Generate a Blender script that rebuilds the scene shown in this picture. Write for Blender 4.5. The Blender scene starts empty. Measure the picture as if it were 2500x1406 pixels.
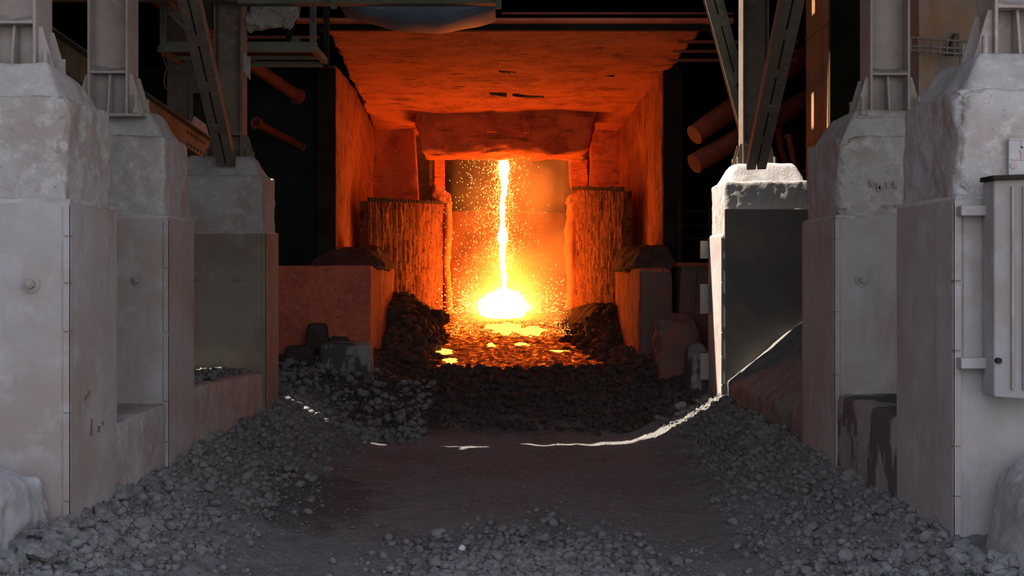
import bpy, bmesh, math, random
import numpy as np
from mathutils import Vector, Matrix

random.seed(7)
rng = np.random.default_rng(11)
SC = bpy.context.scene
COL = SC.collection

# ------------------------------------------------------------------ camera
F = 3150.0            # focal length in pixels of the 2500 px frame
VX, VY = 1225.0, 660.0
CZ = 2.75
cam_d = bpy.data.cameras.new('camera')
cam_d.sensor_width = 36.0
cam_d.lens = F / 2500.0 * 36.0
cam_d.shift_x = (1250 - VX) / 2500.0
cam_d.shift_y = -(703 - VY) / 2500.0
cam_d.clip_end = 300
cam = bpy.data.objects.new('camera', cam_d)
COL.objects.link(cam)
cam.location = (0, 0, CZ)
cam.rotation_euler = (math.radians(90), 0, 0)
SC.camera = cam

# ------------------------------------------------------------------ light
SC.view_settings.view_transform = 'Standard'
SC.view_settings.look = 'None'
SC.view_settings.exposure = 0.0
SC.view_settings.gamma = 1.0
SC.view_settings.use_curve_mapping = False
SC.cycles.max_bounces = 8
SC.cycles.diffuse_bounces = 5
SC.cycles.volume_bounces = 1
SC.cycles.sample_clamp_indirect = 6.0
SC.cycles.caustics_reflective = False
SC.cycles.caustics_refractive = False
SC.cycles.volume_step_rate = 2.0

world = bpy.data.worlds.new('overcast_sky')
SC.world = world
world.use_nodes = True
wn = world.node_tree.nodes
wl = world.node_tree.links
bg = wn['Background']
SKY_STRENGTH = 2.25
tc = wn.new('ShaderNodeTexCoord')
sep = wn.new('ShaderNodeSeparateXYZ')
wr = wn.new('ShaderNodeValToRGB')
wl.new(tc.outputs['Generated'], sep.inputs[0])
wl.new(sep.outputs['Z'], wr.inputs[0])
wl.new(wr.outputs[0], bg.inputs['Color'])
wr.color_ramp.elements[0].position = 0.0
wr.color_ramp.elements[0].color = (0.84, 0.79, 0.77, 1)
wr.color_ramp.elements[1].position = 0.8
wr.color_ramp.elements[1].color = (0.57, 0.68, 0.95, 1)
bg.inputs['Strength'].default_value = SKY_STRENGTH

SUN_EL = math.radians(55)
sun_d = bpy.data.lights.new('sun', 'SUN')
sun_d.energy = 17.0
sun_d.color = (1.0, 0.88, 0.74)
sun_d.angle = math.radians(0.5)
sun = bpy.data.objects.new('sun', sun_d)
COL.objects.link(sun)
sun.location = (-20, 20, 30)
sun.rotation_euler = Vector((-math.cos(SUN_EL), 0.0, math.sin(SUN_EL))).to_track_quat('Z', 'Y').to_euler()

# ------------------------------------------------------------------ noise
def _h(a, b, c):
    v = np.sin(a * 127.1 + b * 311.7 + c * 74.7) * 43758.5453
    return v - np.floor(v)

def vnoise(P):
    P = np.asarray(P, float)
    i = np.floor(P); f = P - i
    f = f * f * (3 - 2 * f)
    x, y, z = i[..., 0], i[..., 1], i[..., 2]
    u, v, w = f[..., 0], f[..., 1], f[..., 2]
    def L(a, b, t): return a + (b - a) * t
    return L(L(L(_h(x, y, z), _h(x + 1, y, z), u), L(_h(x, y + 1, z), _h(x + 1, y + 1, z), u), v),
             L(L(_h(x, y, z + 1), _h(x + 1, y, z + 1), u), L(_h(x, y + 1, z + 1), _h(x + 1, y + 1, z + 1), u), v), w)

def fbm(P, oc=4, gain=0.5):
    P = np.asarray(P, float)
    s = 0.0; a = 1.0; t = 0.0
    for k in range(oc):
        s = s + a * (vnoise(P * (2.03 ** k) + 17.3 * k) - 0.5)
        t += a; a *= gain
    return s / t          # about -0.5 .. 0.5

def sstep(a, b, x):
    t = np.clip((np.asarray(x, float) - a) / (b - a), 0, 1)
    return t * t * (3 - 2 * t)

def at(px, py, Y):
    """point seen at a pixel of the frame, Y metres into the hall"""
    return Vector(((px - VX) * Y / F, Y, CZ - (py - VY) * Y / F))

# ------------------------------------------------------------------ terrain
def lava_z(x, y):
    return 0.72 + 0.0885 * (y - 26.5)

def ground_z(x, y):
    x = np.asarray(x, float); y = np.asarray(y, float)
    ax = np.abs(x)
    t = np.clip((ax - 1.9) / 1.6, 0, 2.0)
    berm = 0.70 * np.minimum(t, 1.0) ** 1.55
    # in front of the pit the floor climbs to the lip
    rise = 0.74 * sstep(21.4, 26.0, y)
    z = np.maximum(berm, rise) + 0.25 * np.minimum(berm, rise)
    # sides near the low walls
    side = sstep(1.9, 2.9, ax) * sstep(21.5, 24.8, y)
    z = z * (1 - side) + side * (0.75 + 0.12 * (y - 22.0))
    # pit: basin under the lava and heaps on its flanks
    pit = sstep(26.3, 27.0, y)
    xl = np.where(x < 0, 1.20 + 0.02 * (y - 27), 1.85 - 0.12 * (y - 27))
    heap_h = np.where(x < 0, 1.0 + 1.05 * sstep(26.8, 30, y), 0.85 + 1.0 * sstep(27.2, 30.5, y))
    hp = sstep(xl - 0.12, np.where(x < 0, 2.35, 2.55), ax)
    inside = lava_z(x, y) - 0.20 + (heap_h - lava_z(x, y) + 0.20) * hp
    z = z * (1 - pit) + pit * inside
    # rut marks along the roadway and small relief
    road = 1 - sstep(1.5, 2.4, ax)
    P = np.stack([x * 0.9, y * 0.5, 0 * x], -1)
    z = z + road * 0.05 * fbm(P, 3) * 2 * (1 - sstep(21, 23, y))
    for xc in (-1.55, -0.95, 0.75, 1.35):
        w = xc + 0.25 * np.sin(y * 0.25 + xc)
        z = z - 0.028 * np.exp(-((x - w) / 0.14) ** 2) * road * (1 - sstep(20, 23, y))
    rough = 0.25 + 0.9 * np.maximum(sstep(1.8, 2.6, ax), sstep(21.0, 24.0, y)) + 0.45 * np.exp(-(((x - 0.25) / 0.8) ** 2 + ((y - 12.4) / 1.6) ** 2))
    P2 = np.stack([x * 3.1, y * 3.1, 0 * x + 4], -1)
    P3 = np.stack([x * 11, y * 11, 0 * x + 9], -1)
    z = z + rough * (0.16 * fbm(P2, 3) + 0.07 * fbm(P3, 2))
    z = z + pit * 0.22 * fbm(np.stack([x * 1.7, y * 1.7, 0 * x + 2], -1), 3)
    return z

# ------------------------------------------------------------------ materials
def new_mat(name):
    m = bpy.data.materials.new(name); m.use_nodes = True
    n = m.node_tree.nodes; l = m.node_tree.links
    b = n['Principled BSDF']
    return m, n, l, b

def tex_noise(n, l, vec, scale, detail=5, rough=0.6, sc=None):
    t = n.new('ShaderNodeTexNoise')
    t.inputs['Scale'].default_value = scale
    t.inputs['Detail'].default_value = detail
    t.inputs['Roughness'].default_value = rough
    if sc:
        mp = n.new('ShaderNodeMapping'); mp.inputs['Scale'].default_value = sc
        l.new(vec, mp.inputs['Vector']); l.new(mp.outputs[0], t.inputs['Vector'])
    else:
        l.new(vec, t.inputs['Vector'])
    return t.outputs['Fac']

def ramp(n, l, fac, p0, p1, c0=(0, 0, 0, 1), c1=(1, 1, 1, 1)):
    r = n.new('ShaderNodeValToRGB')
    r.color_ramp.elements[0].position = p0; r.color_ramp.elements[0].color = c0
    r.color_ramp.elements[1].position = p1; r.color_ramp.elements[1].color = c1
    l.new(fac, r.inputs[0])
    return r.outputs[0]

def mix(n, l, fac, a, b):
    m = n.new('ShaderNodeMix'); m.data_type = 'RGBA'
    if isinstance(fac, float): m.inputs[0].default_value = fac
    else: l.new(fac, m.inputs[0])
    for k, v in ((6, a), (7, b)):
        if isinstance(v, tuple): m.inputs[k].default_value = (*v[:3], 1)
        else: l.new(v, m.inputs[k])
    return m.outputs[2]

def surface(name, base, second=None, third=None, rough=0.9, s1=1.2, s2=5.0, p1=(0.42, 0.62), p2=(0.5, 0.7),
            streak=None, speck=None, bump=0.3, bscale=30, bdist=0.02, metal=0.0, crack=0.0, bsc=None, spec=0.3):
    m, n, l, b = new_mat(name)
    g = n.new('ShaderNodeNewGeometry')
    vec = g.outputs['Position']
    col = base
    if second: col = mix(n, l, ramp(n, l, tex_noise(n, l, vec, s1), *p1), base, second)
    if third: col = mix(n, l, ramp(n, l, tex_noise(n, l, vec, s2, 8, 0.65), *p2), col, third)
    if streak:
        col = mix(n, l, ramp(n, l, tex_noise(n, l, vec, streak[1], 5, 0.6, streak[2]), *streak[3]), col, streak[0])
    if speck:
        col = mix(n, l, ramp(n, l, tex_noise(n, l, vec, speck[1], 3, 0.7), *speck[2]), col, speck[0])
    if isinstance(col, tuple): b.inputs['Base Color'].default_value = (*col, 1)
    else: l.new(col, b.inputs['Base Color'])
    b.inputs['Roughness'].default_value = rough
    b.inputs['Metallic'].default_value = metal
    b.inputs['Specular IOR Level'].default_value = spec
    if bump:
        h = tex_noise(n, l, vec, bscale, 8, 0.65, bsc)
        bp = n.new('ShaderNodeBump'); bp.inputs['Strength'].default_value = bump; bp.inputs['Distance'].default_value = bdist
        l.new(h, bp.inputs['Height'])
        l.new(bp.outputs[0], b.inputs['Normal'])
    return m

def emitter(name, col, strength, sample=True):
    m, n, l, b = new_mat(name)
    n.remove(b)
    e = n.new('ShaderNodeEmission')
    e.inputs['Color'].default_value = (*col, 1); e.inputs['Strength'].default_value = strength
    l.new(e.outputs[0], n['Material Output'].inputs['Surface'])
    m.cycles.emission_sampling = 'FRONT_BACK' if sample else 'NONE'
    return m

M = {}
M['jacket'] = surface('dusty_painted_plate', (0.30, 0.285, 0.28), (0.27, 0.225, 0.20), (0.34, 0.335, 0.335), s1=0.9, s2=3.0,
                      streak=((0.22, 0.165, 0.14), 2.2, (2.0, 2.0, 0.35), (0.55, 0.85)), bump=0.30, bscale=26, bdist=0.012)
M['concrete'] = surface('dusty_broken_concrete', (0.34, 0.33, 0.325), (0.28, 0.24, 0.215), (0.42, 0.41, 0.41), s1=1.4, s2=7.0,
                        speck=((0.20, 0.185, 0.175), 26, (0.60, 0.72)), bump=0.55, bscale=22, bdist=0.03)
M['concrete_dark'] = surface('wall_concrete_damp', (0.24, 0.235, 0.235), (0.19, 0.185, 0.18), (0.28, 0.275, 0.27), s1=1.2, s2=6,
                             streak=((0.075, 0.07, 0.066), 1.1, (1.6, 1.6, 0.9), (0.49, 0.53)), bump=0.5, bscale=18, bdist=0.03)
M['steel'] = surface('dusty_grey_steel', (0.29, 0.255, 0.24), (0.24, 0.20, 0.175), (0.32, 0.295, 0.285), rough=0.75, s1=1.5, s2=9, bump=0.12, bscale=50, bdist=0.006)
M['olive_jacket'] = surface('olive_grey_plate', (0.22, 0.195, 0.155), (0.18, 0.145, 0.115), (0.25, 0.225, 0.18), s1=0.9, s2=3.0, streak=((0.18, 0.12, 0.08), 2.2, (2.0, 2.0, 0.35), (0.55, 0.85)), bump=0.30, bscale=26, bdist=0.012)
M['dark_plate'] = surface('dark_bare_plate', (0.10, 0.092, 0.085), (0.13, 0.115, 0.10), (0.09, 0.083, 0.075), s1=0.8, s2=3, bump=0.15, bscale=20)
M['steel_brown'] = surface('brown_primed_steel', (0.15, 0.12, 0.095), (0.11, 0.085, 0.065), (0.19, 0.155, 0.125), rough=0.75, s1=2, s2=9, bump=0.12, bscale=50, bdist=0.006)
M['steel_green'] = surface('dull_green_steel', (0.13, 0.135, 0.095), (0.09, 0.09, 0.065), (0.17, 0.17, 0.12), rough=0.7, s1=1.6, s2=9, bump=0.12, bscale=50, bdist=0.006)
M['steel_dark'] = surface('sooty_steel', (0.035, 0.030, 0.022), (0.022, 0.018, 0.014), None, rough=0.95, spec=0.05, s1=2, bump=0.15, bscale=40, bdist=0.01)
M['rusty'] = surface('rust_stained_plaster', (0.36, 0.30, 0.26), (0.38, 0.22, 0.12), (0.30, 0.24, 0.20), s1=0.8, s2=3.5,
                     streak=((0.36, 0.17, 0.06), 1.4, (2.5, 2.5, 0.3), (0.55, 0.75)), bump=0.3, bscale=20, bdist=0.015)
M['rust_column'] = surface('rusty_column_paint', (0.30, 0.16, 0.07), (0.22, 0.11, 0.05), (0.34, 0.20, 0.10), s1=0.9, s2=4, bump=0.2, bscale=20, bdist=0.01)
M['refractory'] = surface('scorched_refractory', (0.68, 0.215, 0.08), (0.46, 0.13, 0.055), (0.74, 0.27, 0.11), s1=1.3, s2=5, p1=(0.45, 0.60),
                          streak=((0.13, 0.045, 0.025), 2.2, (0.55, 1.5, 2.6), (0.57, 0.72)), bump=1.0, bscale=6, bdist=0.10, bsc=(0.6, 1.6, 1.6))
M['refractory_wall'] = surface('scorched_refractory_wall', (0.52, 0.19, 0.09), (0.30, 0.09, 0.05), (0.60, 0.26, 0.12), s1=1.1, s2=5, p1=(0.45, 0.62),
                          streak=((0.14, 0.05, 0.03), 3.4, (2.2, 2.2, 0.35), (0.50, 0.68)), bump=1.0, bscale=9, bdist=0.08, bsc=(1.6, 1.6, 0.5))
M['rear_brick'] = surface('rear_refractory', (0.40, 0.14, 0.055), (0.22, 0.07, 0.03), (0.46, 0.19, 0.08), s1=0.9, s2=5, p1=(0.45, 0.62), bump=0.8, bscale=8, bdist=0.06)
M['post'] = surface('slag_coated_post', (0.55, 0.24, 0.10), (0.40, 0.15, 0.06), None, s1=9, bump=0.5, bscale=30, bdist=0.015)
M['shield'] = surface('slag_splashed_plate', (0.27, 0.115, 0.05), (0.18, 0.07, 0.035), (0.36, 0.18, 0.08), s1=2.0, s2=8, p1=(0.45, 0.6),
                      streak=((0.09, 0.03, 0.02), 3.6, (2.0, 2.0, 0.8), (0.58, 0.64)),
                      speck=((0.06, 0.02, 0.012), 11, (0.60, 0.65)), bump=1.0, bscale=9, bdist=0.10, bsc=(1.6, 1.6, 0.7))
M['red_paint'] = surface('worn_red_wall', (0.60, 0.135, 0.075), (0.42, 0.10, 0.06), (0.56, 0.20, 0.13), s1=1.3, s2=7,
                         speck=((0.12, 0.07, 0.06), 10, (0.58, 0.70)), bump=0.5, bscale=16, bdist=0.02)
M['red_grey'] = surface('reddish_scorched_block', (0.15, 0.095, 0.078), (0.20, 0.085, 0.06), (0.11, 0.095, 0.088), s1=1.6, s2=5, bump=0.6, bscale=14, bdist=0.03)
M['slag_rock'] = surface('grey_slag_rock', (0.23, 0.225, 0.218), (0.15, 0.145, 0.14), (0.30, 0.295, 0.29), s1=3.0, s2=14, bump=1.0, bscale=45, bdist=0.03)
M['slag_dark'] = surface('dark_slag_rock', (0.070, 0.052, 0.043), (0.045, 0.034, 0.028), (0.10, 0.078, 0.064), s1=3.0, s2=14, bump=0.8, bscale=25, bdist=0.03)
M['pale_rock'] = surface('pale_lime_rock', (0.50, 0.50, 0.52), (0.4, 0.4, 0.41), None, s1=6, bump=0.5, bscale=40)
M['dust_pale'] = surface('pale_slag_dust', (0.36, 0.35, 0.35), (0.27, 0.255, 0.25), (0.42, 0.41, 0.41), s1=2.0, s2=9, bump=0.6, bscale=25, bdist=0.02)
M['crust'] = surface('hanging_dust_crust', (0.30, 0.285, 0.24), (0.20, 0.19, 0.15), (0.36, 0.34, 0.29), s1=3, s2=12, bump=0.8, bscale=18, bdist=0.04)
M['sheet'] = surface('blue_grey_sheet', (0.11, 0.15, 0.20), (0.08, 0.11, 0.15), None, rough=0.6, s1=1.5, bump=0.2, bscale=8, bdist=0.02)
M['dark_wall'] = surface('sooty_wall', (0.022, 0.026, 0.026), (0.014, 0.016, 0.016), None, spec=0.05, s1=0.8, bump=0.2, bscale=8)
M['pipe_red'] = surface('red_oxide_pipe', (0.28, 0.06, 0.03), (0.18, 0.04, 0.02), None, rough=0.6, s1=2, bump=0.1)
M['pipe_bright'] = surface('red_glow_pipe', (0.62, 0.13, 0.05), (0.50, 0.09, 0.04), None, rough=0.6, s1=2, bump=0.1)  # red furnace glow put into the colour, brighter than the other pipes
M['mark_red'] = surface('faded_red_mark', (0.17, 0.085, 0.082), (0.20, 0.11, 0.10), None, s1=14, bump=0.1)
M['mark_brown'] = surface('faint_brown_mark', (0.27, 0.215, 0.20), (0.31, 0.27, 0.26), None, s1=22, bump=0.1)
M['mark_pink'] = surface('faded_pink_paint', (0.36, 0.27, 0.28), (0.34, 0.30, 0.30), None, s1=14, bump=0.1)
M['placard'] = surface('dusty_white_placard', (0.36, 0.345, 0.35), (0.32, 0.31, 0.31), None, s1=8, bump=0.1)

# ground: dark slag dust, browner mid-road
def ground_mat():
    m, n, l, b = new_mat('crushed_slag_ground')
    g = n.new('ShaderNodeNewGeometry'); vec = g.outputs['Position']
    c = mix(n, l, ramp(n, l, tex_noise(n, l, vec, 0.7), 0.4, 0.65), (0.185, 0.18, 0.18), (0.145, 0.130, 0.120))
    c = mix(n, l, ramp(n, l, tex_noise(n, l, vec, 9, 8, 0.7), 0.45, 0.70), c, (0.25, 0.245, 0.25))
    c = mix(n, l, ramp(n, l, tex_noise(n, l, vec, 60, 4, 0.7), 0.66, 0.74), c, (0.42, 0.42, 0.45))
    c = mix(n, l, ramp(n, l, tex_noise(n, l, vec, 30, 4, 0.7), 0.62, 0.72), c, (0.09, 0.085, 0.08))
    # scorched dark slag towards the pit, darker ragged patch at the left berm toe
    sp = n.new('ShaderNodeSeparateXYZ'); l.new(vec, sp.inputs[0])
    def mr(sock, a, b_, lo=0.0, hi=1.0):
        q = n.new('ShaderNodeMapRange'); q.inputs['From Min'].default_value = a; q.inputs['From Max'].default_value = b_
        q.inputs['To Min'].default_value = lo; q.inputs['To Max'].default_value = hi; l.new(sock, q.inputs['Value']); return q.outputs[0]
    ad = n.new('ShaderNodeMath'); ad.operation = 'ADD'; l.new(sp.outputs['Y'], ad.inputs[0])
    l.new(mr(tex_noise(n, l, vec, 1.2), 0.3, 0.7, -1.2, 1.2), ad.inputs[1])
    c = mix(n, l, mr(ad.outputs[0], 20.8, 23.6), c, (0.060, 0.048, 0.040))
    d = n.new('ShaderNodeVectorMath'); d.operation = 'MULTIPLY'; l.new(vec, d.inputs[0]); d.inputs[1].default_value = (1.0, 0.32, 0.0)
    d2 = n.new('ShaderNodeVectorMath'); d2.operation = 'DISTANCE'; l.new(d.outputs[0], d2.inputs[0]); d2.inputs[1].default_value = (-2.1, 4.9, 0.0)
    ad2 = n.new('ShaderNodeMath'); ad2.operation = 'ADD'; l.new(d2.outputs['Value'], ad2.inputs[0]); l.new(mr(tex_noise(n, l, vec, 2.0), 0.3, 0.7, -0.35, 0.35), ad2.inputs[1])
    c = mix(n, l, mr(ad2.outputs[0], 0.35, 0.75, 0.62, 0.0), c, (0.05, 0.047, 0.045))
    l.new(c, b.inputs['Base Color'])
    b.inputs['Roughness'].default_value = 0.95
    b.inputs['Specular IOR Level'].default_value = 0.15
    h1 = tex_noise(n, l, vec, 14, 9, 0.72)
    bp = n.new('ShaderNodeBump'); bp.inputs['Strength'].default_value = 0.9; bp.inputs['Distance'].default_value = 0.05
    l.new(h1, bp.inputs['Height']); l.new(bp.outputs[0], b.inputs['Normal'])
    return m
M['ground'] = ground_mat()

# glowing things: the furnace stream, splash, pool
M['stream'] = emitter('white_hot_stream', (1.0, 0.185, 0.02), 100.0)
M['splash'] = emitter('white_hot_splash', (1.0, 0.185, 0.02), 108.0)
M['spark'] = emitter('spark_glow', (1.0, 0.50, 0.10), 5.0, False)
M['spark_dim'] = emitter('spark_glow_orange', (1.0, 0.30, 0.05), 2.6, False)
M['hot_patch'] = emitter('yellow_hot_slag', (1.0, 0.36, 0.04), 5.0)

def lava_mat():
    m, n, l, b = new_mat('glowing_slag_crust')
    g = n.new('ShaderNodeNewGeometry'); vec = g.outputs['Position']
    # cracks, heat concentrated near the impact
    v = tex_noise(n, l, vec, 7.5, 10, 0.78, (1.0, 0.5, 1.0))
    r = n.new('ShaderNodeValToRGB'); l.new(v, r.inputs[0])
    e = r.color_ramp.elements
    e[0].position = 0.42; e[0].color = (0.0, 0.0, 0.0, 1)
    e[1].position = 0.80; e[1].color = (1.0, 0.42, 0.05, 1)
    x = e.new(0.51); x.color = (0.06, 0.003, 0.0, 1)
    x = e.new(0.57); x.color = (0.30, 0.028, 0.001, 1)
    x = e.new(0.64); x.color = (1.0, 0.20, 0.008, 1)
    # distance from the impact, measured in the world
    d = n.new('ShaderNodeVectorMath'); d.operation = 'DISTANCE'
    l.new(vec, d.inputs[0]); d.inputs[1].default_value = (0.05, 34.2, 1.4)
    mr = n.new('ShaderNodeMapRange'); mr.inputs['From Min'].default_value = 1.0; mr.inputs['From Max'].default_value = 5.0
    mr.inputs['To Min'].default_value = 8.0; mr.inputs['To Max'].default_value = 2.0
    l.new(d.outputs['Value'], mr.inputs['Value'])
    b.inputs['Base Color'].default_value = (0.05, 0.03, 0.025, 1)
    b.inputs['Roughness'].default_value = 0.8
    l.new(r.outputs[0], b.inputs['Emission Color'])
    l.new(mr.outputs[0], b.inputs['Emission Strength'])
    h1 = tex_noise(n, l, vec, 12, 8, 0.7)
    bp = n.new('ShaderNodeBump'); bp.inputs['Strength'].default_value = 0.8; bp.inputs['Distance'].default_value = 0.06
    l.new(h1, bp.inputs['Height']); l.new(bp.outputs[0], b.inputs['Normal'])
    return m
M['lava'] = lava_mat()

# ------------------------------------------------------------------ mesh builder
class MB:
    def __init__(s): s.v = []; s.f = []
    def add(s, vs, fs):
        o = len(s.v); s.v += [tuple(p) for p in vs]; s.f += [tuple(i + o for i in f) for f in fs]; return s
    def box(s, x0, x1, y0, y1, z0, z1):
        return s.hexa([(x0, y0, z0), (x1, y0, z0), (x1, y1, z0), (x0, y1, z0), (x0, y0, z1), (x1, y0, z1), (x1, y1, z1), (x0, y1, z1)])
    def hexa(s, c):
        return s.add(c, [(0, 3, 2, 1), (4, 5, 6, 7), (0, 1, 5, 4), (1, 2, 6, 5), (2, 3, 7, 6), (3, 0, 4, 7)])
    def beam(s, p, q, w, h, side=(1, 0, 0)):
        p = Vector(p); q = Vector(q); d = (q - p).normalized(); a = Vector(side); a = (a - d * a.dot(d)).normalized(); b = d.cross(a)
        c = []
        for e in (p, q):
            c += [e - a * w / 2 - b * h / 2, e + a * w / 2 - b * h / 2, e + a * w / 2 + b * h / 2, e - a * w / 2 + b * h / 2]
        return s.add(c, [(0, 3, 2, 1), (4, 5, 6, 7), (0, 1, 5, 4), (1, 2, 6, 5), (2, 3, 7, 6), (3, 0, 4, 7)])
    def prism(s, poly, vec):
        """poly: 3d points in a plane, extruded along vec"""
        n = len(poly); vec = Vector(vec); a = [Vector(p) for p in poly]
        vs = a + [p + vec for p in a]
        return s.add(vs, [tuple(range(n))[::-1], tuple(range(n, 2 * n))] + [(i, (i + 1) % n, n + (i + 1) % n, n + i) for i in range(n)])
    def tube(s, pts, rad, n=12, caps=True):
        pts = [Vector(p) for p in pts]
        if not hasattr(rad, '__len__'): rad = [rad] * len(pts)
        rings = []
        up = None
        o = len(s.v)
        for i, p in enumerate(pts):
            d = (pts[min(i + 1, len(pts) - 1)] - pts[max(i - 1, 0)]).normalized()
            if up is None:
                up = Vector((0, 0, 1)) if abs(d.z) < 0.9 else Vector((1, 0, 0))
            a = (up - d * up.dot(d)).normalized(); b = d.cross(a); up = a
            for k in range(n):
                t = 2 * math.pi * k / n
                s.v.append(tuple(p + (a * math.cos(t) + b * math.sin(t)) * rad[i]))
        for i in range(len(pts) - 1):
            for k in range(n):
                k2 = (k + 1) % n
                s.f.append((o + i * n + k, o + i * n + k2, o + (i + 1) * n + k2, o + (i + 1) * n + k))
        if caps:
            s.f.append(tuple(o + k for k in range(n))[::-1])
            s.f.append(tuple(o + (len(pts) - 1) * n + k for k in range(n)))
        return s
    def cyl(s, p, q, r, n=16): return s.tube([p, q], r, n)
    def rough(s, c, res=0.1, amp=0.02, freq=2.5, rad=(0.02, 0.06), seed=0, top_amp=None, spall=None):
        freq = np.array(freq, float)
        """broken block from 8 corners (same order as hexa)"""
        c = np.array([tuple(p) for p in c], float)
        dim = np.array([np.linalg.norm(c[1] - c[0]), np.linalg.norm(c[3] - c[0]), np.linalg.norm(c[4] - c[0])])
        n = np.maximum(2, np.ceil(dim / res).astype(int))
        def tri(u, v, w):
            u, v, w = u[..., None], v[..., None], w[..., None]
            return ((c[0] * (1 - u) + c[1] * u) * (1 - v) + (c[3] * (1 - u) + c[2] * u) * v) * (1 - w) + \
                   ((c[4] * (1 - u) + c[5] * u) * (1 - v) + (c[7] * (1 - u) + c[6] * u) * v) * w
        for ax in range(3):
            for side in (0, 1):
                b1, b2 = [k for k in range(3) if k != ax]
                g1, g2 = np.meshgrid(np.linspace(0, 1, n[b1] + 1), np.linspace(0, 1, n[b2] + 1), indexing='ij')
                q = [None] * 3; q[ax] = np.full(g1.shape, float(side)); q[b1] = g1; q[b2] = g2
                L = np.stack(q, -1) * dim
                P0 = tri(*q)
                r = rad[0] + (rad[1] - rad[0]) * np.clip(vnoise(P0 * 3.1 + seed) * 1.6 - 0.3, 0, 1)
                if spall is not None: r = np.maximum(r, spall(P0))
                r = np.minimum(r, dim.min() * 0.49)[..., None]
                Q = np.clip(L, r, dim - r); D = L - Q; ln = np.linalg.norm(D, axis=-1, keepdims=True)
                L2 = Q + D / np.maximum(ln, 1e-9) * np.minimum(ln, r)
                q2 = L2 / dim
                P = tri(q2[..., 0], q2[..., 1], q2[..., 2])
                dv = np.stack([fbm(P0 * freq + seed + o, 4) for o in (0, 31.7, 63.1)], -1)
                P = P + dv * 2 * amp
                o = len(s.v); A, B = g1.shape
                s.v += [tuple(p) for p in P.reshape(-1, 3)]
                flip = (side == 1) ^ (ax == 1)
                for i in range(A - 1):
                    for j in range(B - 1):
                        a = o + i * B + j; f = (a, a + B, a + B + 1, a + 1)
                        s.f.append(f if flip else f[::-1])
        return s

def link_mesh(name, me, parent=None, loc=None):
    o = bpy.data.objects.new(name, me); COL.objects.link(o)
    if parent is not None: o.parent = parent
    if loc is not None: o.location = loc
    return o

def wloc(o):
    p = Vector((0, 0, 0))
    while o is not None: p += o.location; o = o.parent
    return p

def build(mb, name, mat, parent=None, origin=None, bevel=0.0, weld=True, smooth=True, ang=0.6):
    me = bpy.data.meshes.new(name)
    if parent is not None: origin = wloc(parent)
    if origin is None:
        A = np.array(mb.v); lo = A.min(0); hi = A.max(0); origin = Vector(((lo[0] + hi[0]) / 2, (lo[1] + hi[1]) / 2, lo[2]))
    origin = Vector(origin)
    me.from_pydata([(p[0] - origin.x, p[1] - origin.y, p[2] - origin.z) for p in mb.v], [], mb.f)
    bm = bmesh.new(); bm.from_mesh(me)
    if weld: bmesh.ops.remove_doubles(bm, verts=bm.verts, dist=1e-4)
    bmesh.ops.recalc_face_normals(bm, faces=bm.faces)
    if bevel:
        es = [e for e in bm.edges if len(e.link_faces) == 2 and e.calc_face_angle(0) > 0.6]
        if es: bmesh.ops.bevel(bm, geom=es, offset=bevel, segments=2, affect='EDGES', clamp_overlap=True)
    for f in bm.faces: f.smooth = smooth
    for e in bm.edges:
        if len(e.link_faces) != 2 or e.calc_face_angle(0) > ang: e.smooth = False
    bm.to_mesh(me); bm.free()
    me.materials.append(M[mat])
    return link_mesh(name, me, parent, origin if parent is None else (0, 0, 0))

def tag(o, label=None, cat=None, group=None, kind=None):
    if label: o['label'] = label
    if cat: o['category'] = cat
    if group: o['group'] = group
    if kind: o['kind'] = kind
    return o

def thing(name, label, cat, loc, group=None):
    o = bpy.data.objects.new(name, None); COL.objects.link(o); o.location = loc; o.empty_display_size = 0.2
    return tag(o, label, cat, group)

def solo(mb, name, mat, label, cat, group=None, kind=None, **k):
    return tag(build(mb, name, mat, **k), label, cat, group, kind)

def struct(mb, name, mat, **k):
    o = build(mb, name, mat, **k); o['kind'] = 'structure'; return o

# ------------------------------------------------------------------ the ground
def grid_mesh(name, xs, ys, fz, mat, keep=None):
    X, Y = np.meshgrid(xs, ys, indexing='ij')
    Z = fz(X, Y)
    V = np.stack([X, Y, Z], -1).reshape(-1, 3)
    A, B = X.shape
    i, j = np.meshgrid(np.arange(A - 1), np.arange(B - 1), indexing='ij')
    a = (i * B + j).ravel()
    Fq = np.stack([a, a + B, a + B + 1, a + 1], -1)
    if keep is not None:
        k = keep(V[Fq].mean(1)); Fq = Fq[k]
    me = bpy.data.meshes.new(name)
    me.from_pydata(V.tolist(), [], Fq.tolist())
    me.polygons.foreach_set('use_smooth', np.ones(len(me.polygons), bool))
    me.materials.append(M[mat])
    return me

ys = np.concatenate([np.arange(-6, 8, 0.5), np.arange(8, 36.5, 0.055), np.arange(36.5, 44.6, 0.3)])
xs = np.concatenate([np.arange(-11.2, -4.2, 0.4), np.arange(-4.2, 4.2, 0.055), np.arange(4.2, 9.4, 0.4)])
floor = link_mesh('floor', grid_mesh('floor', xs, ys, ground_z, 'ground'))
floor['kind'] = 'structure'

# ------------------------------------------------------------------ building shell
YF = 8.5     # front edge of the roof
struct(MB().box(-11.4, -11.0, YF, 45.0, -0.5, 10.2), 'wall_left', 'dark_wall')
struct(MB().box(-11.4, -11.0, -7.0, YF, -0.5, 26.0), 'unseen_shade_wall_left', 'pale_rock')  # added out of view to keep sun off the foreground, pale to bounce sky
struct(MB().box(9.0, 9.4, YF, 45.0, -0.5, 10.2), 'wall_right', 'dark_wall')
struct(MB().box(-11.4, 9.4, 44.6, 45.0, -0.5, 10.2), 'wall_back', 'dark_wall')
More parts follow.
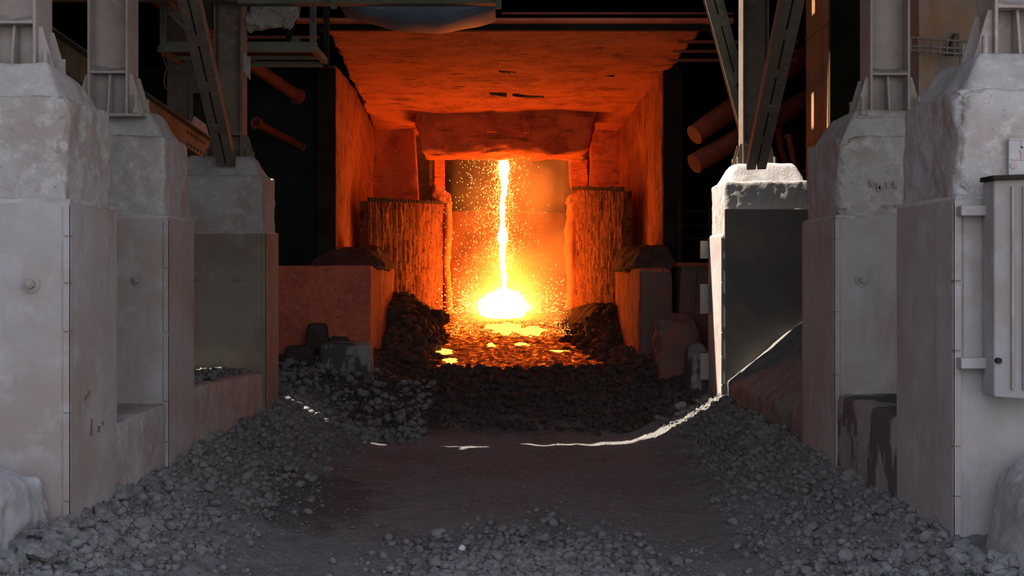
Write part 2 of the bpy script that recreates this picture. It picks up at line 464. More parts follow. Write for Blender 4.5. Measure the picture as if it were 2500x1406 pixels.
# roof, with the open joints that let the sun down in thin sheets
def roof_band(rf, ya, yb, holes):
    """holes: (x0, x1, f0, b0, f1, b1) gaps between ya and yb"""
    x = -11.4
    for (xa, xb, fa, ba, fb_, bb) in holes:
        if xa > x: rf.box(x, xa, ya, yb, 10.0, 10.04)
        rf.hexa([(xa, ya, 10.0), (xb, ya, 10.0), (xb, fb_, 10.0), (xa, fa, 10.0), (xa, ya, 10.04), (xb, ya, 10.04), (xb, fb_, 10.04), (xa, fa, 10.04)])
        rf.hexa([(xa, ba, 10.0), (xb, bb, 10.0), (xb, yb, 10.0), (xa, yb, 10.0), (xa, ba, 10.04), (xb, bb, 10.04), (xb, yb, 10.04), (xa, yb, 10.04)])
        x = xb
    rf.box(x, 9.4, ya, yb, 10.0, 10.04)
rf = MB()
rf.box(-11.4, 9.4, YF, 18.5, 10.0, 10.04)
roof_band(rf, 18.5, 19.3, [(-10.7, -9.9, 18.84, 18.94, 18.86, 18.97)])
roof_band(rf, 19.3, 22.5, [(-10.04, -9.6, 20.78, 20.95, 20.72, 20.90), (-9.15, -8.7, 20.30, 20.38, 20.27, 20.36), (-8.54, -8.36, 20.3, 21.7, 20.3, 21.7),
                           (-7.95, -7.6, 19.92, 20.22, 19.98, 20.26), (-7.6, -7.25, 20.12, 20.30, 20.16, 20.34), (-6.70, -6.2, 20.42, 20.60, 20.40, 20.56), (-6.2, -5.2, 20.40, 20.60, 20.44, 20.74),
                           (-5.2, -4.2, 20.44, 20.74, 20.42, 20.82), (-4.2, -3.2, 20.42, 20.82, 20.36, 20.88), (-3.2, -2.9, 20.36, 20.88, 20.20, 21.0), (-2.9, -1.2, 20.20, 21.0, 20.24, 21.75),
                           (-1.2, 1.6, 20.42, 21.75, 20.40, 21.85), (1.6, 3.0, 20.40, 21.85, 20.5, 21.7), (3.0, 3.4, 20.5, 21.7, 20.9, 21.2)])
roof_band(rf, 22.5, 23.0, [(2.15, 2.60, 22.70, 22.88, 22.70, 22.88), (3.55, 3.95, 22.62, 22.84, 22.62, 22.84)])
rf.box(-11.4, 9.4, 23.0, 45.0, 10.0, 10.04)
struct(rf, 'ceiling', 'dark_wall', weld=False)
struct(MB().box(-11.4, 9.4, YF - 0.3, YF, 6.9, 10.2), 'unseen_sky_block_front', 'dark_wall')  # added above the view to cut sky light deeper in the hall
# sooty partition beside the furnace mouth, left
struct(MB().box(-11.0, -3.97, 28.35, 28.6, 0.0, 7.2), 'wall_partition_left', 'dark_wall')
struct(MB().box(5.2, 9.0, 28.35, 28.6, 0.0, 10.0), 'wall_partition_right', 'dark_wall')

# ------------------------------------------------------------------ columns
def column(cx, cy, label, zb=4.40, zt=9.98, mat='steel', plate=4.85, gusset=True, tilt_dirt=True, lane=1):
    r = thing('steel_column', label, 'column', (cx, cy, zb), 'H section columns standing on the piers')
    for sx in (-1, 1):
        build(MB().box(cx + sx * 0.2 - 0.014, cx + sx * 0.2 + 0.014, cy - 0.2, cy + 0.2, zb, zt), 'flange', mat, r, bevel=0.004)
    build(MB().box(cx - 0.186, cx + 0.186, cy - 0.01, cy + 0.01, zb, zt), 'web', mat, r)
    for s in (-1, 1):
        build(MB().box(cx - 0.186, cx + 0.186, cy + s * 0.105 - 0.093, cy + s * 0.105 + 0.093, plate - 0.012, plate + 0.012), 'stiffener_plate', mat, r, bevel=0.003)
    # tapered rib between the flanges, below the stiffener
    build(MB().prism([(cx - 0.012, cy - 0.12, plate - 0.015), (cx - 0.012, cy - 0.012, plate - 0.015), (cx - 0.012, cy - 0.012, zb), (cx - 0.012, cy - 0.19, zb)], (0.024, 0, 0)), 'rib', mat, r, bevel=0.003)
    if gusset:
        for sx in (-1, 1):
            for yy in (cy - 0.15, cy + 0.13):
                xx = cx + sx * 0.214
                build(MB().prism([(xx, yy, zb), (xx + sx * 0.15, yy, zb), (xx + sx * 0.15, yy, zb + 0.03), (xx + sx * 0.035, yy, zb + 0.42), (xx, yy, zb + 0.42)], (0, 0.02, 0)), 'gusset', mat, r, bevel=0.003)
    bp = build(MB().box(cx - 0.37, cx + 0.37, cy - 0.24, cy + 0.24, zb - 0.03, zb), 'base_plate', mat, r, bevel=0.005)
    for sx in (-1, 1):
        for sy in (-1, 1):
            b = MB().cyl((cx + sx * 0.30, cy + sy * 0.22, zb), (cx + sx * 0.30, cy + sy * 0.22, zb + 0.20), 0.024, 14)
            b.cyl((cx + sx * 0.30, cy + sy * 0.22, zb), (cx + sx * 0.30, cy + sy * 0.22, zb + 0.045), 0.045, 6)
            build(b, 'anchor_bolt', mat, bp)
    # dust caught on the stiffener plate
    d = MB()
    pts = []
    n = 14
    for i in range(n + 1):
        for j in range(5):
            x = cx - 0.184 + 0.368 * i / n; y = cy - 0.195 + 0.18 * j / 4
            e = min(j, 1)
            pts.append((x, y, plate + 0.013 + (0.01 + 0.05 * (j / 4) ** 2 * (0.6 + vnoise(np.array([x * 9, y * 9, cx]))) + 0.04 * abs(i / n - 0.5)) * e))
    fs = [(i * 5 + j, (i + 1) * 5 + j, (i + 1) * 5 + j + 1, i * 5 + j + 1) for i in range(n) for j in range(4)]
    d.add(pts, fs)
    build(d, 'dust', 'dust_pale', r)
    return r

# ------------------------------------------------------------------ piers
def pier(s, y0, y1, label, xin=3.5, xout=4.95, spall_amt=0.12, seed=0, bolts=((0.5, 2.7),), strip=True, ztop=3.30, mat='jacket'):
    """s: -1 left row, +1 right row"""
    xa, xb = (xin, xout) if s > 0 else (-xout, -xin)
    r = thing('concrete_pier', label, 'pier', ((xa + xb) / 2, (y0 + y1) / 2, 0.0), 'concrete piers carrying the hall columns')
    # plated lower shaft
    c = MB().rough([(xa, y0, -0.1), (xb, y0, -0.1), (xb, y1, -0.1), (xa, y1, -0.1), (xa, y0, ztop), (xb, y0, ztop), (xb, y1, ztop), (xa, y1, ztop)],
                   res=0.12, amp=0.006, freq=1.5, rad=(0.008, 0.02), seed=seed)
    build(c, 'jacket', mat, r)
    # upper shaft of broken concrete
    i = 0.05
    ax, bx = xa + i, xb - i
    ay, by = y0 + i, y1 - i
    edge = ax if s > 0 else bx
    def sp(P):
        dz = P[..., 2]
        k = np.exp(-((np.abs(P[..., 0] - edge)) / 0.25) ** 2) * np.exp(-((P[..., 1] - ay) / 0.3) ** 2)
        nz = 0.5 + 1.5 * fbm(np.stack([P[..., 0] * 2 + seed, P[..., 1] * 2, dz * 5], -1), 5, 0.65)
        return k * spall_amt * np.clip(nz * 2.2 - 0.55, 0.08, 1.6)
    c = MB().rough([(ax, ay, ztop - 0.02), (bx, ay, ztop - 0.02), (bx, by, ztop - 0.02), (ax, by, ztop - 0.02), (ax, ay, 4.17), (bx, ay, 4.17), (bx, by, 4.17), (ax, by, 4.17)],
                   res=0.025, amp=0.030, freq=4.5, rad=(0.015, 0.06), seed=seed, spall=sp)
    build(c, 'upper_shaft', 'concrete', r)
    # sloping shoulders
    la, lb = (0.22, 0.2) if s > 0 else (0.2, 0.22)
    c = MB().rough([(ax, ay, 4.05), (bx, ay, 4.05), (bx, by, 4.05), (ax, by, 4.05), (ax + la, ay + 0.20, 4.475), (bx - lb, ay + 0.20, 4.475), (bx - lb, by - 0.26, 4.475), (ax + la, by - 0.26, 4.475)],
                   res=0.045, amp=0.030, freq=3.5, rad=(0.04, 0.10), seed=seed + 5)
    build(c, 'shoulder', 'dust_pale', r)
    # dust ledge on the jacket rim
    for k in (0, 1):
        pass
    led = MB().rough([(xa + 0.003, y0 + 0.003, ztop - 0.01), (xb, y0 + 0.003, ztop - 0.01), (xb, y1, ztop - 0.01), (xa + 0.003, y1, ztop - 0.01), (xa + 0.02, y0 + 0.02, ztop + 0.035), (xb, y0 + 0.02, ztop + 0.035), (xb, y1, ztop + 0.035), (xa + 0.02, y1, ztop + 0.035)],
                     res=0.05, amp=0.010, freq=8, rad=(0.005, 0.02), seed=seed + 9)
    build(led, 'dust_ledge', 'dust_pale', r)
    # corner strip on the lane edge, welded in lengths
    if strip:
        z = 0.35; xe = xa if s > 0 else xb
        k = 0
        while z < ztop - 0.08:
            h = random.uniform(0.34, 0.9); z1 = min(z + h, ztop - 0.03)
            w = 0.05
            b = MB().box(xe - 0.012 if s > 0 else xe - w, xe + w if s > 0 else xe + 0.012, y0 - 0.014, y0 + 0.002, z, z1)
            b.box(xe - 0.014 if s > 0 else xe - 0.001, xe + 0.001 if s > 0 else xe + 0.014, y0 - 0.014, y0 + 0.05, z, z1)
            build(b, 'corner_strip', mat, r, bevel=0.003)
            z = z1 + random.uniform(0.01, 0.03)
    for (fx, bz) in bolts:
        x = (xa + (xb - xa) * fx)
        b = MB().cyl((x, y0 - 0.012, bz), (x, y0 + 0.01, bz), 0.075, 24)
        b.cyl((x, y0 - 0.06, bz), (x, y0 - 0.01, bz), 0.042, 6)
        b.cyl((x, y0 - 0.075, bz), (x, y0 - 0.05, bz), 0.022, 12)
        build(b, 'bolt', mat, r, bevel=0.004)
    return r

P_L1 = pier(-1, 10.45, 11.75, 'nearest left pier, cut by the left picture edge, cracked pale top', spall_amt=0.16, seed=3, bolts=((0.785, 2.64),))
P_L2 = pier(-1, 13.55, 14.70, 'middle pier of the left row, one bolt on its grey front', spall_amt=0.05, seed=21, bolts=((0.78, 2.65),))
P_L3 = pier(-1, 19.10, 20.25, 'farthest left pier beside the red low wall, olive grey front', spall_amt=0.04, seed=37, bolts=((0.28, 2.62), (0.72, 2.62)), mat='olive_jacket')
P_R1 = pier(1, 9.98, 11.45, 'nearest right pier with steel gate brackets on its front', spall_amt=0.16, seed=53, bolts=())
P_R2 = pier(1, 13.55, 15.05, 'middle pier of the right row, chipped edge and one bolt', spall_amt=0.20, seed=71, bolts=((0.20, 2.65),))
P_R3 = pier(1, 20.50, 21.90, 'farthest right pier, side lit white by sun, dark front', spall_amt=0.05, seed=87, bolts=())
# taller front plate and hinge lugs of the far right pier
build(MB().box(3.54, 4.95, 20.47, 20.52, 0.3, 3.72), 'front_plate', 'dark_plate', P_R3, bevel=0.004)
for z in (0.75, 1.15, 1.65, 2.2, 2.75, 3.05):
    build(MB().box(3.515, 3.532, 20.462, 20.48, z, z + 0.2), 'weld_slot', 'steel_dark', P_R3)
for (z0, z1) in ((2.95, 3.25), (2.02, 2.52), (0.9, 1.35)):
    build(MB().box(3.36, 3.5, 21.82, 21.87, z0, z1), 'lug', 'jacket', P_R3, bevel=0.004)

column(-4.15, 11.10, 'left column on the nearest left pier, cut by the picture edge')
column(-4.15, 13.78, 'H section column on the middle left pier, open box foot', plate=4.84)
C_L3 = column(-4.13, 19.65, 'brown column on the farthest left pier, behind a leaning brace', mat='steel_brown', plate=4.80, zb=4.38)
column(4.15, 10.50, 'right column on the nearest right pier at the picture corner', plate=4.86, zb=4.42)
column(4.15, 13.98, 'H section column on the middle right pier, dusty shelf plate')
column(4.15, 21.25, 'dark column on the far right pier with sunlit edge', mat='steel_brown', plate=4.80)
build(MB().prism([(-3.914, 19.5, 6.05), (-3.83, 19.5, 5.98), (-3.80, 19.5, 5.98), (-3.80, 19.5, 5.62), (-3.914, 19.5, 5.78)], (0, 0.015, 0)), 'lug', 'steel', C_L3)

# ------------------------------------------------------------------ braces
def brace(p, q, label, w=0.26, h=0.16, mat='steel_brown', name='diagonal_brace'):
    p = Vector(p); q = Vector(q)
    r = thing(name, label, 'brace', p, 'knee braces of the hall columns')
    d = (q - p).normalized()
    sx = (Vector((1, 0, 0)) - d * d.x).normalized(); b = d.cross(sx)
    for s in (-1, 1):
        c = s * (w / 4 + 0.006) * sx
        m = MB()
        m.beam(p + c - b * h / 2, q + c - b * h / 2, w / 2 - 0.012, 0.014, sx)          # front plate of the channel
        m.beam(p + c + sx * s * (w / 4 - 0.012), q + c + sx * s * (w / 4 - 0.012), 0.012, h, sx)
        m.beam(p + c - sx * s * (w / 4 - 0.012), q + c - sx * s * (w / 4 - 0.012), 0.012, h, sx)
        build(m, 'channel', mat, r, bevel=0.003)
    L = (q - p).length
    for k in range(1, int(L / 1.0) + 1):
        e = p + d * k * 1.0
        build(MB().beam(e - d * 0.1 - b * h / 2, e + d * 0.1 - b * h / 2, w * 0.5, 0.02, sx), 'spacer_plate', mat, r)
    return r
brace((-4.08, 19.15, 4.36), (-3.72, 14.3, 6.9), 'leaning double channel brace in front of the far left column')
brace((4.02, 20.4, 4.42), (3.52, 15.2, 6.45), 'leaning double channel brace in front of the far right column', w=0.30)
brace(at(545, 150, 20.6), at(545, 150, 20.6).lerp(at(345, -45, 20.6), 2.9), 'short brace rising left behind the far left column', w=0.14, h=0.30, mat='steel_brown')
brace(at(1830, 330, 21.9), at(1830, 330, 21.9).lerp(at(1725, -60, 21.9), 1.75), 'brace leaning left behind the far right column', w=0.3, h=0.2, mat='steel_green')

# long riveted beam running behind the left columns
def long_beam():
    p = Vector((-4.95, 12.0, 5.27)); q = Vector((-4.95, 21.9, 4.74))
    r = thing('sloping_beam', 'long riveted beam running behind the left columns, end lit by sun', 'beam', p)
    d = (q - p).normalized()
    m = MB(); m.beam(p, q, 0.02, 0.40); build(m, 'web', 'steel_green', r)
    up = Vector((0, -d.z, d.y)).normalized()
    if up.z < 0: up = -up
    build(MB().beam(p + up * 0.2, q + up * 0.2, 0.22, 0.022), 'flange', 'steel_green', r, bevel=0.003)
    build(MB().beam(p - up * 0.2, q - up * 0.2, 0.22, 0.022), 'flange', 'steel_green', r, bevel=0.003)
    for k in range(6):
        for j in (-1, 1):
            c = q - d * (0.5 + 0.22 * k) + up * 0.09 * j + Vector((0.01, 0, 0))
            build(MB().tube([c, c + Vector((0.015, 0, 0)), c + Vector((0.028, 0, 0))], [0.03, 0.026, 0.010], 10), 'rivet', 'steel_green', r)
    c = q - d * 0.3
    build(MB().prism([c + up * 0.21 + d * 0.2, c + up * 0.42 - d * 0.1, c + up * 0.42 - d * 0.9, c + up * 0.21 - d * 1.2], (0.02, 0, 0)), 'gusset', 'dust_pale', r)
    return r
long_beam()

# ------------------------------------------------------------------ low walls and banks between the piers
def rwall(c, res=0.07, amp=0.02, **k): return MB().rough(c, res=res, amp=amp, **k)
def boxc(x0, x1, y0, y1, z0, z1): return [(x0, y0, z0), (x1, y0, z0), (x1, y1, z0), (x0, y1, z0), (x0, y0, z1), (x1, y0, z1), (x1, y1, z1), (x0, y1, z1)]

solo(rwall([(-5.2, 6.5, -0.1), (-3.55, 6.5, -0.1), (-3.55, 10.44, -0.1), (-5.2, 10.44, -0.1), (-5.2, 6.5, 1.75), (-3.95, 6.5, 1.50), (-3.66, 10.44, 1.10), (-5.2, 10.44, 1.45)], res=0.035, amp=0.085, freq=2.6, rad=(0.06, 0.20), seed=4),
     'dusty_bank', 'dust_pale', 'pale crumbling bank against the nearest left pier', 'bank')
solo(rwall(boxc(-4.8, -3.515, 11.76, 13.54, -0.1, 1.36), rad=(0.02, 0.05), seed=5), 'low_wall', 'concrete', 'low dusty wall between the two nearest left piers', 'wall', 'low walls between the piers')
solo(rwall([(-4.8, 14.71, -0.1), (-3.515, 14.71, -0.1), (-3.515, 19.09, -0.1), (-4.8, 19.09, -0.1), (-4.8, 14.71, 1.48), (-3.515, 14.71, 1.42), (-3.515, 19.09, 1.24), (-4.8, 19.09, 1.30)], rad=(0.02, 0.05), seed=6), 'low_wall', 'concrete', 'low wall left of the lane with rubble on top, before the farthest pier', 'wall', 'low walls between the piers')
solo(rwall(boxc(3.515, 4.8, 11.46, 13.54, -0.1, 1.46), rad=(0.02, 0.06), seed=7), 'low_wall', 'concrete_dark', 'low wall with a dark wet stain between the two nearest right piers', 'wall', 'low walls between the piers')
solo(rwall([(3.60, 15.06, -0.1), (5.3, 15.06, -0.1), (5.3, 20.45, -0.1), (3.60, 20.45, -0.1), (3.60, 15.06, 1.12), (5.3, 15.06, 2.6), (5.3, 20.46, 2.35), (3.54, 20.46, 1.00)], res=0.045, amp=0.085, freq=1.9, rad=(0.02, 0.08), seed=8),
     'slag_dust_bank', 'slag_rock', 'smooth grey dust bank sloping up against the far right pier', 'bank')
# grey heap in front of near right pier
bd = MB().rough([(3.38, 8.3, 0.1), (5.0, 8.3, 0.1), (5.0, 9.94, 0.1), (3.55, 9.94, 0.1), (3.75, 8.6, 1.42), (5.0, 8.6, 1.55), (5.0, 9.94, 1.5), (3.72, 9.94, 1.38)],
                res=0.06, amp=0.05, freq=1.8, rad=(0.30, 0.45), seed=12)
solo(bd, 'rounded_boulder', 'concrete', 'rounded grey boulder at the foot of the nearest right pier', 'boulder')

# ------------------------------------------------------------------ gate leaf on near right pier
g = thing('steel_gate_frame', 'grey steel bracket frame and ribbed leaf on the nearest right pier', 'gate', (3.8, 9.9, 1.8))
def fb(px0, px1, py0, py1, Y, dy, nm, mat='jacket', bevel=0.004):
    a = at(px0, py0, Y); b = at(px1, py1, Y)
    return build(MB().box(a.x, b.x, Y, Y + dy, b.z, a.z), nm, mat, g, bevel=bevel)
fb(2347, 2432, 502, 526, 9.86, 0.13, 'bracket')
fb(2347, 2432, 874, 900, 9.86, 0.13, 'bracket')
fb(2352, 2432, 526, 874, 9.965, 0.03, 'back_panel')
a = at(2427, 440, 9.7)
x0, z1 = a.x, a.z; z0 = at(2427, 968, 9.7).z
leaf = MB().hexa([(x0, 9.70, z0), (x0 + 0.45, 9.45, z0 - 0.02), (x0 + 0.45, 9.93, z0 - 0.02), (x0, 9.93, z0), (x0, 9.70, z1), (x0 + 0.45, 9.45, z1), (x0 + 0.45, 9.93, z1), (x0, 9.93, z1)])
build(leaf, 'leaf', 'jacket', g, bevel=0.006)
for k, w in ((0.10, 0.02), (0.17, 0.03), (0.26, 0.02)):
    yy = 9.70 - 0.25 * k / 0.45
    build(MB().box(x0 + k, x0 + k + w, yy - 0.03, yy + 0.02, z0 + 0.06, z1 - 0.05), 'rib', 'steel', g, bevel=0.004)
build(MB().hexa([(x0 - 0.02, 9.67, z1), (x0 + 0.46, 9.41, z1), (x0 + 0.46, 9.94, z1), (x0 - 0.02, 9.94, z1), (x0 - 0.02, 9.67, z1 + 0.035), (x0 + 0.46, 9.41, z1 + 0.035), (x0 + 0.46, 9.94, z1 + 0.035), (x0 - 0.02, 9.94, z1 + 0.035)]), 'cap', 'steel_dark', g, bevel=0.004)
c = at(2437, 880, 9.68)
build(MB().cyl((c.x, 9.66, c.z), (c.x, 9.70, c.z), 0.022, 16), 'lock_hole', 'steel_dark', g)

# faded placard and paint marks
pl = thing('faded_placard', 'faded pink and white placard on the nearest right pier', 'sign', at(2480, 432, 10.0))
a = at(2462, 338, 10.0); b = at(2512, 428, 10.0)
build(MB().box(a.x, b.x, 9.99, 10.02, b.z, a.z), 'plate', 'placard', pl, bevel=0.002)
plp = pl.children[0]
def pm(px0, py0, px1, py1, nm='painted_bar'):
    p = at(px0, py0, 9.985); q = at(px1, py1, 9.985)
    build(MB().box(p.x, q.x, 9.984, 9.992, q.z, p.z), nm, 'mark_pink', plp)
pm(2464, 339, 2512, 342); pm(2469, 387, 2512, 391); pm(2493, 342, 2497, 361); pm(2493, 358, 2512, 361); pm(2491, 366, 2512, 372); pm(2493, 372, 2499, 387)
c = at(2475, 403, 9.985)
build(MB().cyl((c.x, 9.984, c.z), (c.x, 9.992, c.z), 0.028, 24), 'painted_dot', 'mark_pink', plp)

def marks(nm, label, strokes, face, grp=None, mat='mark_red'):
    root = None
    for s in strokes:
        m = MB(); face(m, *s)
        if root is None: root = thing(nm, label, 'mark', m.v[0])
        build(m, 'stroke', mat, root)
    return root
def side_L1(m, y0, z0, y1, z1, w):
    m.beam((-3.4985, y0, z0), (-3.4985, y1, z1), 0.006, w, (1, 0, 0))
def yx(px): return 3.5 * F / (VX - px)
def zs(px, py): return CZ - (py - VY) * yx(px) / F
st = []
for (pa, qa, pb, qb, w) in ((224, 1024, 222, 1042, 0.035), (223, 1042, 222, 1062, 0.05), (241, 1040, 240, 1055, 0.07), (252, 1030, 249, 1036, 0.04), (219, 957, 207, 975, 0.03)):
    st.append((yx(pa), zs(pa, qa), yx(pb), zs(pb, qb), w))
marks('red_paint_mark', 'dark red paint strokes low on the side of the nearest left pier', st, side_L1)
def front_R2(m, x0, y0, x1, y1, w):
    a = at(x0, y0, 13.56); b = at(x1, y1, 13.56); m.beam((a.x, 13.583, a.z), (b.x, 13.583, b.z), 0.02, w, (0, 1, 0))
marks('faded_paint_mark', 'faint brown painted digits on the middle right pier', [(2129, 440, 2132, 455, .03), (2146, 446, 2147, 466, .035), (2147, 455, 2154, 462, .03), (2166, 444, 2170, 458, .03), (2184, 442, 2183, 456, .02), (2184, 456, 2192, 457, .02), (2160, 502, 2172, 502, .03), (2188, 503, 2200, 502, .03)], front_R2, mat='mark_brown')

# ------------------------------------------------------------------ right background
rc = thing('rust_stained_column', 'wide rust stained wall pier behind the right columns', 'column', (5.9, 16.5, 0))
build(MB().rough(boxc(5.2, 6.7, 16.1, 17.2, 0, 9.95), res=0.25, amp=0.01, rad=(0.01, 0.03), seed=14), 'shaft', 'rusty', rc)
build(MB().rough(boxc(5.15, 6.75, 16.9, 17.3, 0, 9.95), res=0.3, amp=0.01, rad=(0.01, 0.02), seed=15), 'backing', 'steel_dark', rc)
cc = thing('rusty_box_column', 'rust brown box column behind the far right pier', 'column', (6.3, 22.5, 0))
build(MB().box(5.49, 7.2, 21.7, 23.3, 0, 9.95), 'shaft', 'rust_column', cc, bevel=0.02)
for z in (5.0, 6.9, 8.3):
    build(MB().box(5.475, 5.49, 21.72, 23.28, z, z + 0.04), 'seam_bead', 'rust_column', cc)
build(MB().box(5.52, 7.2, 21.68, 21.7, 0, 9.95), 'front_sheet', 'steel_dark', cc)
# cable tray
ct = thing('cable_tray', 'wire cable tray crossing between the right columns', 'cable tray', at(2300, 125, 15.9))
pA = at(2214, 112, 15.9); pB = at(2412, 122, 15.4)
for dz in (0.085, 0.0, -0.07):
    build(MB().beam(pA + Vector((0, 0, dz + 0.02 if dz else dz)), pB + Vector((0, 0, dz)), 0.03, 0.022, (0, 1, 0)), 'rail', 'steel', ct)
for k in range(11):
    p = pA.lerp(pB, (k + 0.5) / 11)
    build(MB().beam(p + Vector((0, -0.02, -0.085)), p + Vector((0, -0.02, 0.105)), 0.012, 0.012), 'rung', 'steel', ct)
p = at(2338, 112, 15.95)
build(MB().prism([p + Vector((-0.12, 0, -0.1)), p + Vector((0.02, 0, -0.1)), p + Vector((0.02, 0, 0.16)), p + Vector((-0.02, 0, 0.16))], (0, 0.12, 0)), 'bracket', 'steel_brown', ct)
p = at(2340, 128, 15.75)
build(MB().cyl(p + Vector((-0.05, 0, -0.02)), p + Vector((0.05, 0, -0.02)), 0.03, 10), 'clamp', 'steel', ct)
p = at(2349, 140, 15.7)
solo(MB().cyl(p, p + Vector((0, 0, -0.75)), 0.036, 16), 'conduit', 'steel', 'short grey conduit below the cable tray', 'pipe')

# dim pipes right behind the lane
def pipe(p, q, r, label, mat='pipe_red', grp=None, flange=True):
    o = thing('steel_pipe', label, 'pipe', p, grp)
    build(MB().cyl(p, q, r, 20), 'tube', mat, o)
    if flange:
        d = (Vector(q) - Vector(p)).normalized()
        for e in (Vector(p), Vector(q) - d * 0.04):
            build(MB().cyl(e, e + d * 0.04, r * 1.35, 20), 'collar', mat, o)
    return o
pipe(at(1695, 330, 25.0), at(1695, 330, 25.0).lerp(at(1800, 255, 25.4), 5.5), 0.20, 'upper thick slanting pipe right of the furnace mouth', flange=False)
pipe(at(1695, 400, 25.0), at(1695, 400, 25.0).lerp(at(1800, 340, 25.4), 5.5), 0.20, 'lower thick slanting pipe right of the furnace mouth', flange=False)
pipe(at(1925, 330, 24.6), (6.2, 24.0, 1.2), 0.06, 'thin bent pipe beside the rust brown box column')
hs = thing('hose_reel', 'dark round hose coil behind the far right pier', 'hose', at(1955, 330, 26))
tor = [at(1955, 330, 26) + Vector((0.42 * math.cos(t), 0.05 * math.sin(3 * t), 0.75 * math.sin(t))) for t in np.linspace(0, 2 * math.pi, 48)]
build(MB().tube(tor, 0.05, 10), 'coil', 'pipe_red', hs)
tor = [p_ + Vector((0, 0.12, 0)) for p_ in tor]
build(MB().tube(tor, 0.05, 10), 'coil', 'pipe_red', hs)

build(MB().box(5.98, 6.08, 26.1, 26.2, 0.2, 6.2), 'post', 'steel_dark', hs)
# ladder
ld = thing('steel_ladder', 'dark ladder between furnace jamb and far right pier', 'ladder', (3.85, 26.2, 0.9))
for x in (3.62, 4.22):
    build(MB().box(x - 0.03, x + 0.03, 26.17, 26.23, 0.9, 4.15), 'stile', 'steel_dark', ld)
for k in range(11):
    z = 1.2 + 0.275 * k
    build(MB().cyl((3.62, 26.2, z), (4.22, 26.2, z), 0.014, 10), 'rung', 'steel_dark', ld)

# tapered bin
bn = thing('tapered_steel_bin', 'tapered steel bin with reddish rim beside the far right pier', 'bin', (3.95, 25.4, 1.5))
def frus(x0, x1, y0, y1, z0, X0, X1, Y0, Y1, z1): return [(x0, y0, z0), (x1, y0, z0), (x1, y1, z0), (x0, y1, z0), (X0, Y0, z1), (X1, Y0, z1), (X1, Y1, z1), (X0, Y1, z1)]
build(MB().hexa(frus(3.38, 4.6, 24.9, 26.0, 0.7, 3.48, 4.45, 25.0, 25.95, 2.84)), 'body', 'red_grey', bn, bevel=0.02)
build(MB().box(3.40, 4.5, 24.93, 26.0, 2.82, 2.90), 'rim', 'pipe_red', bn, bevel=0.01)
build(MB().prism([(3.60, 24.93, 1.2), (3.66, 24.93, 1.2), (3.78, 24.99, 2.82), (3.72, 24.99, 2.82)], (0, -0.04, 0)), 'rib', 'red_grey', bn)
build(MB().prism([(4.00, 24.93, 1.2), (4.06, 24.93, 1.2), (4.08, 24.99, 2.82), (4.02, 24.99, 2.82)], (0, -0.04, 0)), 'rib', 'steel_dark', bn)

# ------------------------------------------------------------------ left background
lb = thing('brown_box_column', 'dim brown box column far behind the left braces', 'column', (-6.2, 26.3, 0))
build(MB().box(-6.75, -5.85, 26.0, 26.7, 0, 9.95), 'shaft', 'steel_brown', lb, bevel=0.02)
build(MB().box(-6.2, -5.8, 25.94, 26.0, 4.2, 6.3), 'panel', 'steel_dark', lb)
fr = MB(); fr.box(-6.28, -6.2, 25.9, 26.0, 4.1, 6.4); fr.box(-6.2, -5.75, 25.9, 26.0, 6.3, 6.4)
build(fr, 'frame', 'steel_brown', lb)
pipe(at(600, 148, 25.5).lerp(at(728, 236, 27.5), -3.0), at(728, 236, 27.5), 0.13, 'upper slanting pipe left of the furnace mouth')
pipe(at(625, 300, 26.2), at(625, 300, 26.2).lerp(at(712, 345, 27.9), 1.3), 0.09, 'lower slanting pipe left of the furnace mouth')

# hanging platform
hp = thing('hanging_platform', 'green steel platform frame hanging over the lane, upper left', 'platform', (-4.5, 22.7, 6.47))
def hb(p, q, w, h, nm, mat='steel_green', side=(0, 1, 0)): return build(MB().beam(p, q, w, h, side), nm, mat, hp, bevel=0.006)
XL, XR, Y0, Y1, ZB = -5.82, -3.2, 22.0, 23.4, 6.47
hb((XL, Y0, ZB + 0.085), (XR + 0.05, Y0, ZB + 0.085), 0.10, 0.17, 'edge_beam')
hb((XL, Y1, ZB + 0.02), (XR, Y1, ZB + 0.02), 0.10, 0.10, 'edge_beam', side=(0, 1, 0))
hb((XL, Y0, ZB + 0.06), (XL, Y1, ZB + 0.06), 0.10, 0.12, 'edge_beam', side=(1, 0, 0))
hb((XR, Y0, ZB + 0.06), (XR, Y1, ZB + 0.06), 0.10, 0.12, 'edge_beam', side=(1, 0, 0))
hb((XL, 22.7, ZB + 0.02), (XR, 22.7, ZB + 0.02), 0.06, 0.06, 'cross_bar')
build(MB().box(XL + 0.05, XR - 0.05, Y0 + 0.05, Y1 - 0.05, ZB + 0.09, ZB + 0.11), 'deck', 'steel_dark', hp)
hb((XL + 0.05, Y0, ZB + 0.1), (XL + 0.05, Y0, 9.9), 0.11, 0.10, 'post')
hb((XR - 0.02, Y0, ZB + 0.1), (XR - 0.02, Y0, 9.9), 0.12, 0.10, 'post')
hb((XR + 0.02, Y1, ZB - 0.05), (XR + 0.02, Y1, 9.9), 0.12, 0.10, 'post', 'steel_dark')
hb((XL, 23.3, 6.96), (XR - 0.1, 23.3, 6.96), 0.05, 0.05, 'rail', 'pipe_red')
build(MB().box(-3.68, -3.5, 22.3, 22.45, 6.67, 6.8), 'junction_box', 'steel_green', hp, bevel=0.008)
hb(at(700, 105, 22.2), at(722, 40, 22.2), 0.08, 0.08, 'strut', 'steel_dark')
